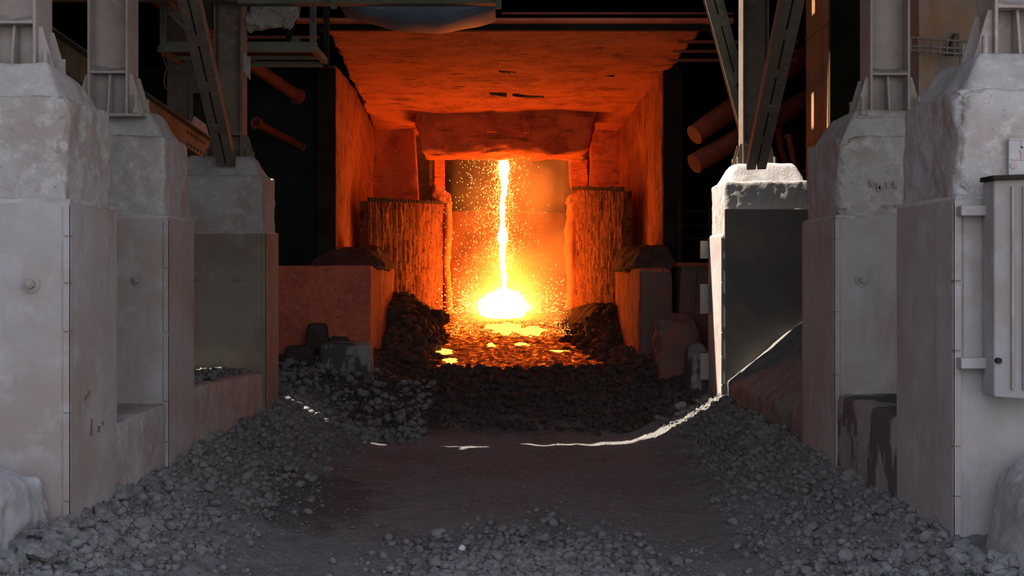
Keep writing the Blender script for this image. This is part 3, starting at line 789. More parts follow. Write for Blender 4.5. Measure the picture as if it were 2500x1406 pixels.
# rope loop
pts = []
for t in np.linspace(0, 1, 28):
    a = 2 * math.pi * t
    pts.append(at(408 + 7 * math.sin(a) * (1 + 0.2 * math.sin(2 * a)), 192 - 25 * math.cos(a), 22.4))
rp = MB().tube(pts, 0.012, 8); rp.tube([pts[0], (pts[0].x, 22.0, 6.5)], 0.012, 8)
solo(rp, 'rope_loop', 'steel_brown', 'thin rope loop dangling under the green platform', 'rope')

# overhead pipes and bars above the furnace hood
pipe(at(690, 51, 23.70), at(1790, 51, 23.70), 0.055, 'long red lit pipe crossing above the furnace hood', 'pipe_bright', flange=False)
pipe(at(1225, 33, 23.9), at(1790, 33, 23.9), 0.025, 'thin pipe above the long red lit pipe', flange=False)
for k, (py, lab) in enumerate(((102, 'highest'), (125, 'middle'), (147, 'lowest'))):
    p = at(1655 - 12 * k, py, 24.4)
    solo(MB().beam(p, (5.6, 24.4, p.z), 0.04, 0.05, (0, 1, 0)), 'cross_bar', 'pipe_red', lab + ' of three thin red lit bars right of the hood', 'bar', 'thin bars right of the hood')
solo(MB().box(-3.45, 4.2, 23.82, 23.96, 7.19, 7.36), 'header_beam', 'steel_dark', 'dark header beam along the front of the hood', 'beam')
db = MB(); db.box(-9, 9, 25.2, 25.5, 8.1, 8.5); 
solo(db, 'cross_girder', 'steel_dark', 'dark cross girder high above the hood', 'beam')

# near overhead beam with sagging sheet and crust
ob = thing('overhead_beam', 'pale green beam along the top edge with end brackets', 'beam', (-1.9, 19.0, 6.67))
build(MB().box(-3.88, -0.02, 18.95, 19.0, 6.68, 7.05), 'web', 'steel_green', ob, bevel=0.004)
build(MB().box(-3.88, -0.02, 18.86, 19.1, 6.655, 6.68), 'flange', 'steel_green', ob, bevel=0.004)
for px, b in ((815, 22), (1217, 22)):
    p = at(px, b, 18.85)
    build(MB().box(p.x - 0.045, p.x + 0.045, 18.83, 18.87, p.z, 7.05), 'bracket', 'steel_green', ob, bevel=0.004)
build(MB().box(-9, -3.9, 18.95, 19.1, 6.72, 7.1), 'side_span', 'steel_green', ob)
sh = MB(); nu, nv = 40, 12
xa, xb = at(822, 0, 19.1).x, at(1209, 0, 19.1).x
for i in range(nu + 1):
    u = i / nu
    x = xa + (xb - xa) * u
    sag = 0.30 * (math.sin(math.pi * min(u / 1.06, 1.0)) ** 0.9) + 0.05 * u
    for j in range(nv + 1):
        v = j / nv
        a = math.pi * v
        y = 19.75 - 0.62 * math.cos(a)
        z = 6.74 - sag * (0.15 + 0.85 * math.sin(a) ** 0.8) + 0.008 * math.sin(u * 23 + v * 4)
        sh.v.append((x, y, z))
for i in range(nu):
    for j in range(nv):
        a = i * (nv + 1) + j; sh.f.append((a, a + nv + 1, a + nv + 2, a + 1))
o = solo(sh, 'sagging_sheet', 'sheet', 'blue grey sheet sagging below the overhead beam', 'sheet')
md = o.modifiers.new('thickness', 'SOLIDIFY'); md.thickness = 0.012
cr = MB().rough([(-3.80, 19.12, 6.36), (-3.12, 19.12, 6.40), (-3.12, 19.4, 6.40), (-3.80, 19.4, 6.36), (-3.80, 19.12, 6.72), (-3.02, 19.12, 6.72), (-3.02, 19.4, 6.72), (-3.80, 19.4, 6.72)],
                res=0.018, amp=0.13, freq=6, rad=(0.02, 0.06), seed=44)
solo(cr, 'dust_crust', 'crust', 'lumpy dust crust hanging below the overhead beam', 'crust')

# ------------------------------------------------------------------ the furnace mouth
hd = thing('furnace_hood', 'scorched refractory hood glowing red over the tapping pit', 'furnace', (0, 30, 0))
c = [(-3.25, 24.0, 7.22), (3.70, 24.0, 7.22), (3.45, 37.5, 6.62), (-3.62, 37.5, 6.62), (-3.25, 24.0, 7.40), (3.70, 24.0, 7.40), (3.45, 37.5, 7.2), (-3.62, 37.5, 7.2)]
def rsp(P): return 0 * P[..., 0]
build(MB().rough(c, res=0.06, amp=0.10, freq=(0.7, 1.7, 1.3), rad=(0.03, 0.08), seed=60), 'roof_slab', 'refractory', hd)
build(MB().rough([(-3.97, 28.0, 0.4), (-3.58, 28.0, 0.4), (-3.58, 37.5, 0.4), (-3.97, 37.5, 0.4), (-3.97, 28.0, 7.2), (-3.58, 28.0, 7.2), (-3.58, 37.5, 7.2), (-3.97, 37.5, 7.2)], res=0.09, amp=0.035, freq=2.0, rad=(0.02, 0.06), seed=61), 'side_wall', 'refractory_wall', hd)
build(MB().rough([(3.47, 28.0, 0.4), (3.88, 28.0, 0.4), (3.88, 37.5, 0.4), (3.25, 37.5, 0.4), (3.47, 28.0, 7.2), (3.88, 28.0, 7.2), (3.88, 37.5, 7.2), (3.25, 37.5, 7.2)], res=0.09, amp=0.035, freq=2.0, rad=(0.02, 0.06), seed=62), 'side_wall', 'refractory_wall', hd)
build(MB().box(-3.99, -3.60, 27.9, 27.99, 0.6, 7.12), 'jamb', 'steel_dark', hd, bevel=0.01)
build(MB().box(3.50, 3.92, 27.9, 27.99, 0.6, 7.12), 'jamb', 'steel_dark', hd, bevel=0.01)
# rear portal either side of the opening
build(MB().rough([(-3.62, 36.0, 0.8), (-2.1, 36.0, 0.8), (-2.1, 36.5, 0.8), (-3.62, 36.5, 0.8), (-3.62, 36.0, 6.9), (-2.45, 36.0, 6.9), (-2.45, 36.5, 6.9), (-3.62, 36.5, 6.9)], res=0.09, amp=0.05, freq=1.6, seed=63), 'portal_wall', 'refractory', hd)
build(MB().rough([(2.36, 36.0, 0.8), (3.5, 36.0, 0.8), (3.5, 36.5, 0.8), (2.36, 36.5, 0.8), (2.5, 36.0, 6.9), (3.5, 36.0, 6.9), (3.5, 36.5, 6.9), (2.5, 36.5, 6.9)], res=0.09, amp=0.05, freq=1.6, seed=64), 'portal_wall', 'refractory', hd)
# lintel
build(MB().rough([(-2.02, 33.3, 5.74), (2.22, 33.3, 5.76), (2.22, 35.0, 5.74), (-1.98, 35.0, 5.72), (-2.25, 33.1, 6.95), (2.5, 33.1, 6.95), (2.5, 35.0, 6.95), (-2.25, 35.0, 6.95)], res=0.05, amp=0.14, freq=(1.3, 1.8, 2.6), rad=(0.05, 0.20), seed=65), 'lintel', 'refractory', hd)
lint = [o for o in hd.children if o.name.startswith('lintel')][0]
for (px, py, Y, w, d_, sd) in ((1240, 176, 28.1, 0.20, 0.25, 1), (1215, 232, 30.6, 0.22, 0.18, 2), (1290, 236, 30.8, 0.38, 0.22, 3), (1345, 224, 30.3, 0.22, 0.15, 4), (1400, 184, 28.4, 0.9, 0.12, 5)):
    p = at(px, py, Y)
    build(MB().rough([(p.x - w, Y - d_, p.z - 0.02), (p.x + w * 0.9, Y - d_ * 0.4, p.z - 0.03), (p.x + w, Y + d_, p.z - 0.02), (p.x - w * 0.6, Y + d_ * 0.5, p.z - 0.02), (p.x - w, Y - d_, p.z + 0.12), (p.x + w, Y - d_, p.z + 0.12), (p.x + w, Y + d_, p.z + 0.12), (p.x - w, Y + d_, p.z + 0.12)], res=0.04, amp=0.06, freq=4, rad=(0.01, 0.03), seed=sd * 7), 'loose_flake', 'slag_dark', hd)
# two loose tabs hanging on the lintel
build(MB().rough(boxc(-0.42, -0.14, 32.95, 33.05, 6.28, 6.66), res=0.05, amp=0.02, seed=66), 'tab', 'refractory', lint)
build(MB().rough(boxc(0.55, 0.72, 32.95, 33.05, 6.25, 6.55), res=0.05, amp=0.02, seed=67), 'tab', 'refractory', lint)
# rear low wall and back
build(MB().rough([(-3.0, 39.5, 0.5), (3.0, 39.5, 0.5), (3.0, 40.2, 0.5), (-3.0, 40.2, 0.5), (-3.0, 39.5, 4.62), (3.0, 39.5, 4.50), (3.0, 40.2, 4.50), (-3.0, 40.2, 4.62)], res=0.1, amp=0.05, freq=1.5, rad=(0.05, 0.12), seed=68), 'rear_wall', 'rear_brick', hd)
build(MB().box(-3.97, 3.88, 42.6, 43.0, 0, 8.2), 'back_panel', 'steel_brown', hd)
build(MB().box(-3.97, 3.88, 37.5, 43.0, 8.0, 8.2), 'rear_roof', 'steel_brown', hd)
build(MB().box(-3.97, -3.6, 37.5, 43.0, 0, 8.2), 'rear_side', 'refractory_wall', hd)
build(MB().box(3.5, 3.88, 37.5, 43.0, 0, 8.2), 'rear_side', 'refractory_wall', hd)
# brackets near the opening
build(MB().box(-1.92, -1.62, 36.55, 36.8, 4.6, 6.7), 'hanger', 'refractory', hd, bevel=0.02)
build(MB().box(-2.02, -1.93, 35.6, 35.8, 4.9, 6.7), 'hanger', 'shield', hd, bevel=0.02)
build(MB().rough([(1.98, 36.3, 4.7), (2.42, 36.3, 4.7), (2.42, 36.5, 4.7), (1.98, 36.5, 4.7), (1.86, 36.3, 5.9), (2.42, 36.3, 5.9), (2.42, 36.5, 5.9), (1.86, 36.5, 5.9)], res=0.05, amp=0.05, freq=3, seed=69), 'hanger', 'refractory', hd)

# splash wings (angled plates with corrugated, slag splashed faces)
def wing(p, q, z0, ztp, ztq, label, seed, thick=0.22, lean=0.0, cap=True):
    p = Vector((*p, 0)); q = Vector((*q, 0))
    d = (q - p).normalized(); nrm = Vector((d.y, -d.x, 0))
    if nrm.y > 0: nrm = -nrm
    r = thing('splash_shield', label, 'shield', ((p.x + q.x) / 2, (p.y + q.y) / 2, z0), 'angled shields flanking the molten stream')
    L = (q - p).length
    nu = int(L / 0.045); nv = 80
    m = MB()
    idx = {}
    for side in (0, 1):
        for i in range(nu + 1):
            for j in range(nv + 1):
                u = i / nu; v = j / nv
                zt = ztp + (ztq - ztp) * u
                z = z0 + (zt - z0) * v
                base = p + d * L * u - Vector((lean * (1 - v) * (1 - u), 0, 0)) * -1
                s_ = u * L
                cor = 0.028 * math.cos(s_ * 2 * math.pi / 0.16)
                P = np.array([s_ * 5 + seed, z * 2.2, seed])
                n1 = float(fbm(P, 4)); n2 = float(fbm(np.array([s_ * 2.2 + seed, z * 1.1, 3.3]), 3))
                off = (cor + 0.10 * n1 + 0.10 * n2) if side == 0 else -thick
                w = base + nrm * off
                m.v.append((w.x, w.y, z))
    st_ = (nu + 1) * (nv + 1)
    for side in (0, 1):
        for i in range(nu):
            for j in range(nv):
                a = side * st_ + i * (nv + 1) + j
                m.f.append((a, a + nv + 1, a + nv + 2, a + 1))
    for i in range(nu):
        for jj in (0, nv):
            a = i * (nv + 1) + jj; m.f.append((a, a + nv + 1, a + nv + 1 + st_, a + st_))
    for j in range(nv):
        for ii in (0, nu):
            a = ii * (nv + 1) + j; m.f.append((a, a + 1, a + 1 + st_, a + st_))
    plate = build(m, 'plate', 'shield', r, ang=1.2)
    # row of tube ends along the rim
    k = 0; s_ = 0.12
    while s_ < L - 0.05:
        u = s_ / L; w = p + d * s_ - nrm * 0.02; zt = ztp + (ztq - ztp) * u
        build(MB().cyl((w.x, w.y, zt - 0.02), (w.x, w.y, zt + 0.07 + 0.03 * random.random()), 0.045, 8), 'rim_stub', 'slag_dark', plate)
        s_ += 0.165; k += 1
    return r, p, q, d, nrm
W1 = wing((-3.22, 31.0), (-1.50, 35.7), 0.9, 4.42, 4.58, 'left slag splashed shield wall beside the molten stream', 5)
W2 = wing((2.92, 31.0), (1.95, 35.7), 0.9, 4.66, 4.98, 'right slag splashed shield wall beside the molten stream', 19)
# crusted edge post of each shield
def edge_post(W, x, y, z0, z1, rad, seed):
    pts = [(x + 0.03 * math.sin(z * 3 + seed), y, z) for z in np.linspace(z0, z1, 40)]
    rr = [rad * (1 + 0.35 * (vnoise(np.array([z * 6, seed, 0.0])) - 0.5)) for z in np.linspace(z0, z1, 40)]
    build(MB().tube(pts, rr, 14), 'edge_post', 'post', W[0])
edge_post(W1, -1.50, 35.50, 1.0, 4.85, 0.115, 2.0)
edge_post(W2, 1.95, 35.55, 1.0, 4.75, 0.20, 7.0)
lump = MB().rough([(-1.95, 35.4, 4.72), (-1.38, 35.4, 4.50), (-1.38, 35.8, 4.50), (-1.95, 35.8, 4.72), (-1.85, 35.4, 5.15), (-1.42, 35.4, 4.85), (-1.42, 35.8, 4.85), (-1.85, 35.8, 5.15)], res=0.035, amp=0.07, freq=5, rad=(0.05, 0.12), seed=90)
build(lump, 'slag_lump', 'post', W1[0])
lump = MB().rough([(1.72, 35.2, 4.55), (2.5, 35.0, 4.75), (2.5, 35.7, 4.75), (1.72, 35.7, 4.55), (1.85, 35.2, 4.80), (2.5, 35.0, 5.02), (2.5, 35.7, 5.02), (1.85, 35.7, 4.8)], res=0.035, amp=0.07, freq=5, rad=(0.05, 0.1), seed=91)
build(lump, 'slag_lump', 'post', W2[0])

# low pit walls
lw = thing('red_pit_wall', 'faded red low wall left of the glowing pit', 'wall', (-3.5, 27, 0.3))
build(MB().rough(boxc(-5.2, -2.54, 25.0, 25.6, 0.2, 2.84), res=0.07, amp=0.018, rad=(0.02, 0.06), seed=30), 'front', 'red_paint', lw)
build(MB().rough(boxc(-3.2, -2.545, 25.5, 30.6, 0.2, 2.80), res=0.08, amp=0.03, rad=(0.03, 0.08), seed=31), 'flank', 'refractory_wall', lw)
rw = thing('scorched_pit_wall', 'scorched low wall right of the glowing pit', 'wall', (3.3, 27, 0.3))
build(MB().rough(boxc(2.66, 3.30, 25.0, 30.4, 0.2, 2.80), res=0.07, amp=0.035, rad=(0.05, 0.14), seed=32), 'flank', 'refractory_wall', rw)
build(MB().rough([(2.68, 24.94, 0.2), (3.36, 24.94, 0.2), (3.36, 25.3, 0.2), (2.68, 25.3, 0.2), (2.68, 24.94, 2.74), (3.30, 24.94, 2.72), (3.30, 25.3, 2.72), (2.68, 25.3, 2.74)], res=0.07, amp=0.03, rad=(0.05, 0.12), seed=33), 'front', 'red_grey', rw)
# slag caught on top of both walls
solo(MB().rough([(-4.2, 26.2, 2.76), (-2.45, 26.2, 2.76), (-2.45, 30.2, 2.76), (-4.2, 30.2, 2.76), (-3.7, 27.4, 3.2), (-2.75, 27.4, 3.15), (-2.75, 29.6, 3.3), (-3.5, 29.6, 3.3)], res=0.06, amp=0.12, freq=2.2, rad=(0.08, 0.2), seed=34),
     'slag_heap', 'slag_dark', 'dark slag lying on top of the red low wall', 'heap')
solo(MB().rough([(2.55, 25.6, 2.74), (3.6, 25.6, 2.74), (3.6, 30.2, 2.74), (2.5, 30.2, 2.74), (2.8, 26.4, 3.2), (3.4, 26.4, 3.25), (3.4, 29.5, 3.3), (2.75, 29.5, 3.3)], res=0.06, amp=0.12, freq=2.2, rad=(0.08, 0.2), seed=35),
     'slag_heap', 'slag_dark', 'dark slag lying on top of the scorched right wall', 'heap')
# big blocks near the pit
solo(MB().rough([(2.80, 23.4, 0.4), (3.7, 23.4, 0.4), (3.7, 24.7, 0.4), (2.9, 24.7, 0.4), (2.82, 23.7, 1.85), (3.6, 23.6, 1.75), (3.6, 24.6, 1.9), (2.9, 24.6, 1.95)], res=0.05, amp=0.13, freq=2.2, rad=(0.12, 0.26), seed=36),
     'scorched_block', 'red_grey', 'large rounded reddish block right of the pit', 'block')
solo(MB().rough([(3.2, 22.2, 0.4), (3.62, 22.2, 0.4), (3.62, 23.3, 0.4), (3.2, 23.3, 0.4), (3.3, 22.3, 1.3), (3.62, 22.3, 1.35), (3.62, 23.2, 1.5), (3.3, 23.2, 1.4)], res=0.06, amp=0.05, freq=2, rad=(0.06, 0.14), seed=38),
     'broken_block', 'concrete_dark', 'grey broken block behind the far right pier foot', 'block')
blk = [((745, 838), (797, 790), 24.4, 0.5, 'upright dark block leaning on the red low wall', 'slag_dark', 39),
       ((775, 945), (905, 838), 23.9, 0.7, 'large grey slab at the foot of the red low wall', 'concrete_dark', 40),
       ((690, 900), (765, 845), 24.2, 0.5, 'dark flat block beside the farthest left pier', 'slag_dark', 41),
       ((800, 845), (850, 822), 24.5, 0.3, 'small dark block on top of the grey slab', 'slag_dark', 42)]
for (a, b, Y, dp, lab, mt, sd) in blk:
    p = at(*a, Y); q = at(*b, Y)
    solo(MB().rough([(p.x, Y, p.z - 0.15), (q.x + 0.05, Y - 0.1, p.z - 0.15), (q.x, Y + dp, p.z - 0.15), (p.x, Y + dp, p.z - 0.15), (p.x + 0.03, Y + 0.05, q.z), (q.x, Y, q.z - 0.03), (q.x - 0.03, Y + dp, q.z), (p.x + 0.03, Y + dp, q.z)],
                    res=0.04, amp=0.035, freq=3, rad=(0.04, 0.10), seed=sd), 'broken_block', mt, lab, 'block')

# ------------------------------------------------------------------ molten slag
def pool_z(x, y):
    P = np.stack([x * 2.2, y * 2.0, 0 * x + 1], -1)
    P2 = np.stack([x * 8, y * 5, 0 * x + 5], -1)
    return lava_z(x, y) + 0.10 * fbm(P, 3) + 0.06 * fbm(P2, 3)
lm = grid_mesh('molten_pool', np.arange(-2.3, 2.6, 0.05), np.arange(26.4, 37.5, 0.05), pool_z, 'lava',
               keep=lambda C: (C[:, 1] > 26.55 + 0.35 * fbm(np.stack([C[:, 0] * 2.5, C[:, 0] * 0, C[:, 0] * 0], -1), 3)))
tag(link_mesh('molten_pool', lm), 'glowing crusted pool of molten slag in the pit', 'molten slag', kind='thing')

SX, SY, SZ = 0.06, 34.9, 1.72
def stream():
    r = thing('molten_stream', 'white hot stream of molten slag falling from above', 'molten slag', (SX, SY, SZ))
    zt, zb = 6.1, 1.75
    def path(offs, seed, n=90, lo=zb, hi=zt, amp=0.035):
        pts = []
        for i in range(n):
            z = hi + (lo - hi) * i / (n - 1)
            x = SX + 0.04 * math.sin(z * 1.1 + 0.4) + offs(z) + amp * (float(vnoise(np.array([z * 2.4, seed, 0.]))) - 0.5) * 2
            pts.append((x, SY + 0.02 * math.sin(z * 5 + seed), z))
        return pts
    def loop(z): return 0.062 * math.exp(-((z - 3.66) / 0.19) ** 2)
    up = lambda z: max(0.0, (z - 4.9)) * 0.075
    rA = lambda P: [0.062 + 0.036 * (float(vnoise(np.array([p[2] * 7, 1., 0.]))) - 0.5) for p in P]
    A = path(lambda z: loop(z) + up(z) * 0.9 + 0.01, 3.0); B = path(lambda z: -loop(z) - up(z) * 0.6 - 0.012, 3.0)
    build(MB().tube(A, rA(A), 8), 'strand', 'stream', r)
    build(MB().tube(B, rA(B), 8), 'strand', 'stream', r)
    C = path(lambda z: -0.05 - up(z) * 0.9, 8.0, 34, 4.95, 6.1, 0.03)
    build(MB().tube(C, [0.045 * (1 - 0.7 * i / 33) + 0.02 * random.random() for i in range(34)], 7), 'strand', 'stream', r)
    # ragged clots around it
    for k in range(46):
        z = random.uniform(5.0, 6.1) if k < 22 else random.uniform(2.2, 5.3)
        left = k < 22
        dx = -random.uniform(0.06, 0.26) if left else random.choice((-1, 1)) * random.uniform(0.05, 0.12)
        if k > 36: z = random.uniform(2.4, 3.3); dx = random.uniform(0.16, 0.28)
        x = SX + dx; y = SY + random.uniform(-0.1, 0.1)
        l = random.uniform(0.03, 0.09); t = random.uniform(-0.3, 0.3)
        build(MB().tube([(x, y, z), (x + t * l * .5, y, z - l * .5), (x + t * l, y, z - l)], [0.006, random.uniform(0.012, 0.026), 0.004], 6), 'clot', 'hot_patch', r)
    return r
stream()
# splash: flattened ragged white fire ball
def splash():
    bm = bmesh.new(); bmesh.ops.create_icosphere(bm, subdivisions=4, radius=1.0)
    V = np.array([v.co for v in bm.verts])
    n = fbm(V * 2.2 + 3, 4); n2 = fbm(V * 7 + 8, 2)
    r = 1 + 0.7 * n + 0.45 * n2
    for v, k in zip(bm.verts, r):
        c = v.co * k
        z = c.z * (0.52 if c.z > 0 else 0.36)
        v.co = Vector((c.x * 0.66, c.y * 0.55, z))
    me = bpy.data.meshes.new('molten_splash'); bm.to_mesh(me); bm.free()
    me.materials.append(M['splash'])
    for p in me.polygons: p.use_smooth = True
    o = link_mesh('molten_splash', me, None, (SX + 0.0, SY, SZ + 0.02))
    tag(o, 'white hot splash where the molten stream lands', 'molten slag')
splash()
# yellow hot patches of fresh slag
def patch(px, py, w, d, label, sd, hgt=0.10, mat='hot_patch'):
    # find where that spot lies on the pool
    Y = (CZ - 0.74 + 0.0885 * 26.5) / ((py - VY) / F + 0.0885)
    x = (px - VX) * Y / F
    bm = bmesh.new(); bmesh.ops.create_icosphere(bm, subdivisions=3, radius=1.0)
    V = np.array([v.co for v in bm.verts]); n = fbm(V * 2.4 + sd, 4)
    n = n + 0.5 * fbm(V * 6 + sd, 3)
    for v, k in zip(bm.verts, 1 + 2.2 * n):
        v.co = Vector((v.co.x * k * w, v.co.y * k * d, v.co.z * hgt * (0.8 + 0.4 * k)))
    me = bpy.data.meshes.new('hot_slag_patch'); bm.to_mesh(me); bm.free(); me.materials.append(M[mat])
    for p in me.polygons: p.use_smooth = True
    z = float(pool_z(np.array(x), np.array(Y)))
    tag(link_mesh('hot_slag_patch', me, None, (x, Y, z)), label, 'molten slag', 'hot patches on the slag pool')
patch(1236, 800, 0.46, 1.3, 'broad yellow hot tongue just below the splash', 1.0, 0.12)
patch(1292, 806, 0.30, 1.0, 'yellow hot tongue right of the broad one', 2.0, 0.09)
patch(1200, 840, 0.085, 0.2, 'round bright blob below left of the splash', 3.0, 0.06)
patch(1272, 838, 0.13, 0.15, 'small yellow patch right of the round blob', 4.0, 0.04)
patch(1360, 856, 0.22, 0.12, 'flat bright patch at the right of the pool', 5.0, 0.03)
patch(1084, 857, 0.16, 0.35, 'upper bright patch at the left pool edge', 6.0, 0.05)
patch(1098, 878, 0.13, 0.32, 'lower bright patch at the left pool edge', 7.0, 0.05)
patch(1418, 900, 0.09, 0.12, 'small bright spot at the right front pool corner', 8.0, 0.03)
patch(1290, 842, 0.03, 0.05, 'tiny bright drop right of the small yellow patch', 9.0, 0.03)

# sparks
def sparks(name, pos, dirs, ln, wd, mat, label):
    n = len(pos)
    d = dirs / np.linalg.norm(dirs, axis=1, keepdims=True)
    a = np.cross(d, np.array([0.3, 1.0, 0.2])); a /= np.linalg.norm(a, axis=1, keepdims=True)
    b = np.cross(d, a)
    V = np.empty((n, 6, 3))
    V[:, 0] = pos - d * ln[:, None] / 2; V[:, 5] = pos + d * ln[:, None] / 2
    V[:, 1] = pos + a * wd[:, None] / 2; V[:, 2] = pos + b * wd[:, None] / 2; V[:, 3] = pos - a * wd[:, None] / 2; V[:, 4] = pos - b * wd[:, None] / 2
    fs = np.array([(0, 2, 1), (0, 3, 2), (0, 4, 3), (0, 1, 4), (5, 1, 2), (5, 2, 3), (5, 3, 4), (5, 4, 1)])
    Fs = (fs[None] + (np.arange(n) * 6)[:, None, None]).reshape(-1, 3)
    me = bpy.data.meshes.new(name); me.from_pydata(V.reshape(-1, 3).tolist(), [], Fs.tolist()); me.materials.append(M[mat])
    tag(link_mesh(name, me), label, 'sparks', kind='stuff')
n = 1500
side = np.where(rng.random(n) < 0.66, -1, 1)
dx = np.abs(rng.normal(0, 0.62, n)) + 0.04
dx = np.where(side < 0, dx, dx * 0.62)
pos = np.stack([SX + side * np.minimum(dx, 1.6), SY + rng.normal(0, 0.5, n), 1.9 + 4.2 * rng.random(n)], 1)
dirs = np.stack([0.45 * side * -1 * np.ones(n) * 0 + rng.normal(0.35, 0.35, n), rng.normal(0, .2, n), np.ones(n)], 1)
sparks('falling_sparks', pos, dirs, rng.uniform(0.015, 0.045, n), rng.uniform(0.008, 0.018, n), 'spark', 'fine sparks falling around the molten stream')
n = 900
pos = np.stack([SX + rng.normal(0.02, 0.16, n) - 0.05, SY + rng.normal(0, 0.1, n), 1.9 + 4.1 * rng.random(n)], 1)
dirs = np.stack([rng.normal(0.2, 0.2, n), rng.normal(0, .2, n), np.ones(n)], 1)
sparks('stream_droplets', pos, dirs, rng.uniform(0.02, 0.07, n), rng.uniform(0.010, 0.024, n), 'spark', 'bright droplets clinging close to the molten stream')
n = 4200
th = rng.uniform(0, 2 * math.pi, n); el = np.abs(rng.normal(0, 0.55, n)); rr = 0.35 + rng.exponential(0.42, n)
dirs = np.stack([np.cos(th) * np.cos(el), 0.6 * np.sin(th) * np.cos(el), np.sin(el) * 0.8], 1)
pos = np.array([SX, SY, SZ - 0.12]) + dirs * rr[:, None] * np.array([1.15, 0.8, 1.0])
keep = (np.abs(pos[:, 0]) < 1.75) & (rr < 2.1)
pos = pos[keep]; dirs = dirs[keep]; k = len(pos)
sparks('splash_sparks', pos, dirs, rng.uniform(0.02, 0.075, k), rng.uniform(0.010, 0.024, k), 'spark', 'spray of sparks thrown out by the splash')
n = 1600
pos = np.stack([rng.uniform(-1.25, 1.7, n), rng.uniform(31.0, 35.5, n), 0 * th[:n]], 1)
pos[:, 2] = lava_z(0, pos[:, 1]) + 0.03 + rng.exponential(0.06, n)
sparks('pool_embers', pos, rng.normal(0, 1, (n, 3)) * np.array([1, 1, .3]), rng.uniform(0.02, 0.06, n), rng.uniform(0.012, 0.026, n), 'spark_dim', 'glowing embers strewn over the slag pool behind')

# smoke inside the mouth, lit by the stream
def smoke():
    m = bpy.data.materials.new('furnace_smoke'); m.use_nodes = True
    n = m.node_tree.nodes; l = m.node_tree.links; n.remove(n['Principled BSDF'])
    v = n.new('ShaderNodeVolumePrincipled'); l.new(v.outputs[0], n['Material Output'].inputs['Volume'])
    g = n.new('ShaderNodeNewGeometry')
    t = tex_noise(n, l, g.outputs['Position'], 0.9, 5, 0.6)
    sp = n.new('ShaderNodeSeparateXYZ'); l.new(g.outputs['Position'], sp.inputs[0])
    mx = n.new('ShaderNodeMapRange'); mx.inputs['From Min'].default_value = -1.6; mx.inputs['From Max'].default_value = 1.3
    mx.inputs['To Min'].default_value = 0.05; mx.inputs['To Max'].default_value = 1.0; l.new(sp.outputs['X'], mx.inputs['Value'])
    r = n.new('ShaderNodeMapRange'); r.inputs['From Min'].default_value = 0.42; r.inputs['From Max'].default_value = 0.66
    r.inputs['To Min'].default_value = 0.02; r.inputs['To Max'].default_value = 0.42; l.new(t, r.inputs['Value'])
    mu = n.new('ShaderNodeMath'); mu.operation = 'MULTIPLY'; l.new(mx.outputs[0], mu.inputs[0]); l.new(r.outputs[0], mu.inputs[1])
    dd = n.new('ShaderNodeVectorMath'); dd.operation = 'DISTANCE'; l.new(g.outputs['Position'], dd.inputs[0]); dd.inputs[1].default_value = (0.25, 34.9, 1.9)
    m3 = n.new('ShaderNodeMapRange'); m3.inputs['From Min'].default_value = 0.4; m3.inputs['From Max'].default_value = 1.9
    m3.inputs['To Min'].default_value = 0.9; m3.inputs['To Max'].default_value = 0.0; l.new(dd.outputs['Value'], m3.inputs['Value'])
    m4 = n.new('ShaderNodeMath'); m4.operation = 'MULTIPLY'; l.new(m3.outputs[0], m4.inputs[0]); l.new(t, m4.inputs[1])
    m5 = n.new('ShaderNodeMath'); m5.operation = 'ADD'; l.new(mu.outputs[0], m5.inputs[0]); l.new(m4.outputs[0], m5.inputs[1])
    l.new(m5.outputs[0], v.inputs['Density'])
    v.inputs['Color'].default_value = (0.95, 0.93, 0.8, 1)
    v.inputs['Anisotropy'].default_value = 0.2
    b = MB().box(-1.35, 1.85, 33.6, 39.3, 1.2, 6.4)
    me = bpy.data.meshes.new('furnace_smoke'); me.from_pydata([tuple(p) for p in b.v], [], b.f); me.materials.append(m)
    tag(link_mesh('furnace_smoke', me), 'orange lit smoke drifting behind the molten stream', 'smoke', kind='stuff')
smoke()

# ------------------------------------------------------------------ rocks
def rock_mesh(name, seed, sub, mat):
    bm = bmesh.new(); bmesh.ops.create_icosphere(bm, subdivisions=sub, radius=1.0)
    r = np.random.default_rng(seed)
    V = np.array([v.co for v in bm.verts])
    # chop by random planes for a broken look
    for _ in range(7):
        n = r.normal(0, 1, 3); n /= np.linalg.norm(n); h = r.uniform(0.55, 0.9)
        dd = V @ n
        V = V - np.clip(dd - h, 0, None)[:, None] * n
    V = V * (1 + 0.7 * fbm(V * 1.5 + seed, 3))[:, None]
    V = V + (0.22 * (np.stack([fbm(V * 5 + seed + o, 2) for o in (0, 9, 18)], -1)))
    V *= np.array([1.0, r.uniform(0.7, 1.0), r.uniform(0.55, 0.85)])
    for v, c in zip(bm.verts, V): v.co = c
    me = bpy.data.meshes.new(name); bm.to_mesh(me); bm.free()
    for p in me.polygons: p.use_smooth = sub > 3
    if mat: me.materials.append(M[mat])
    return me

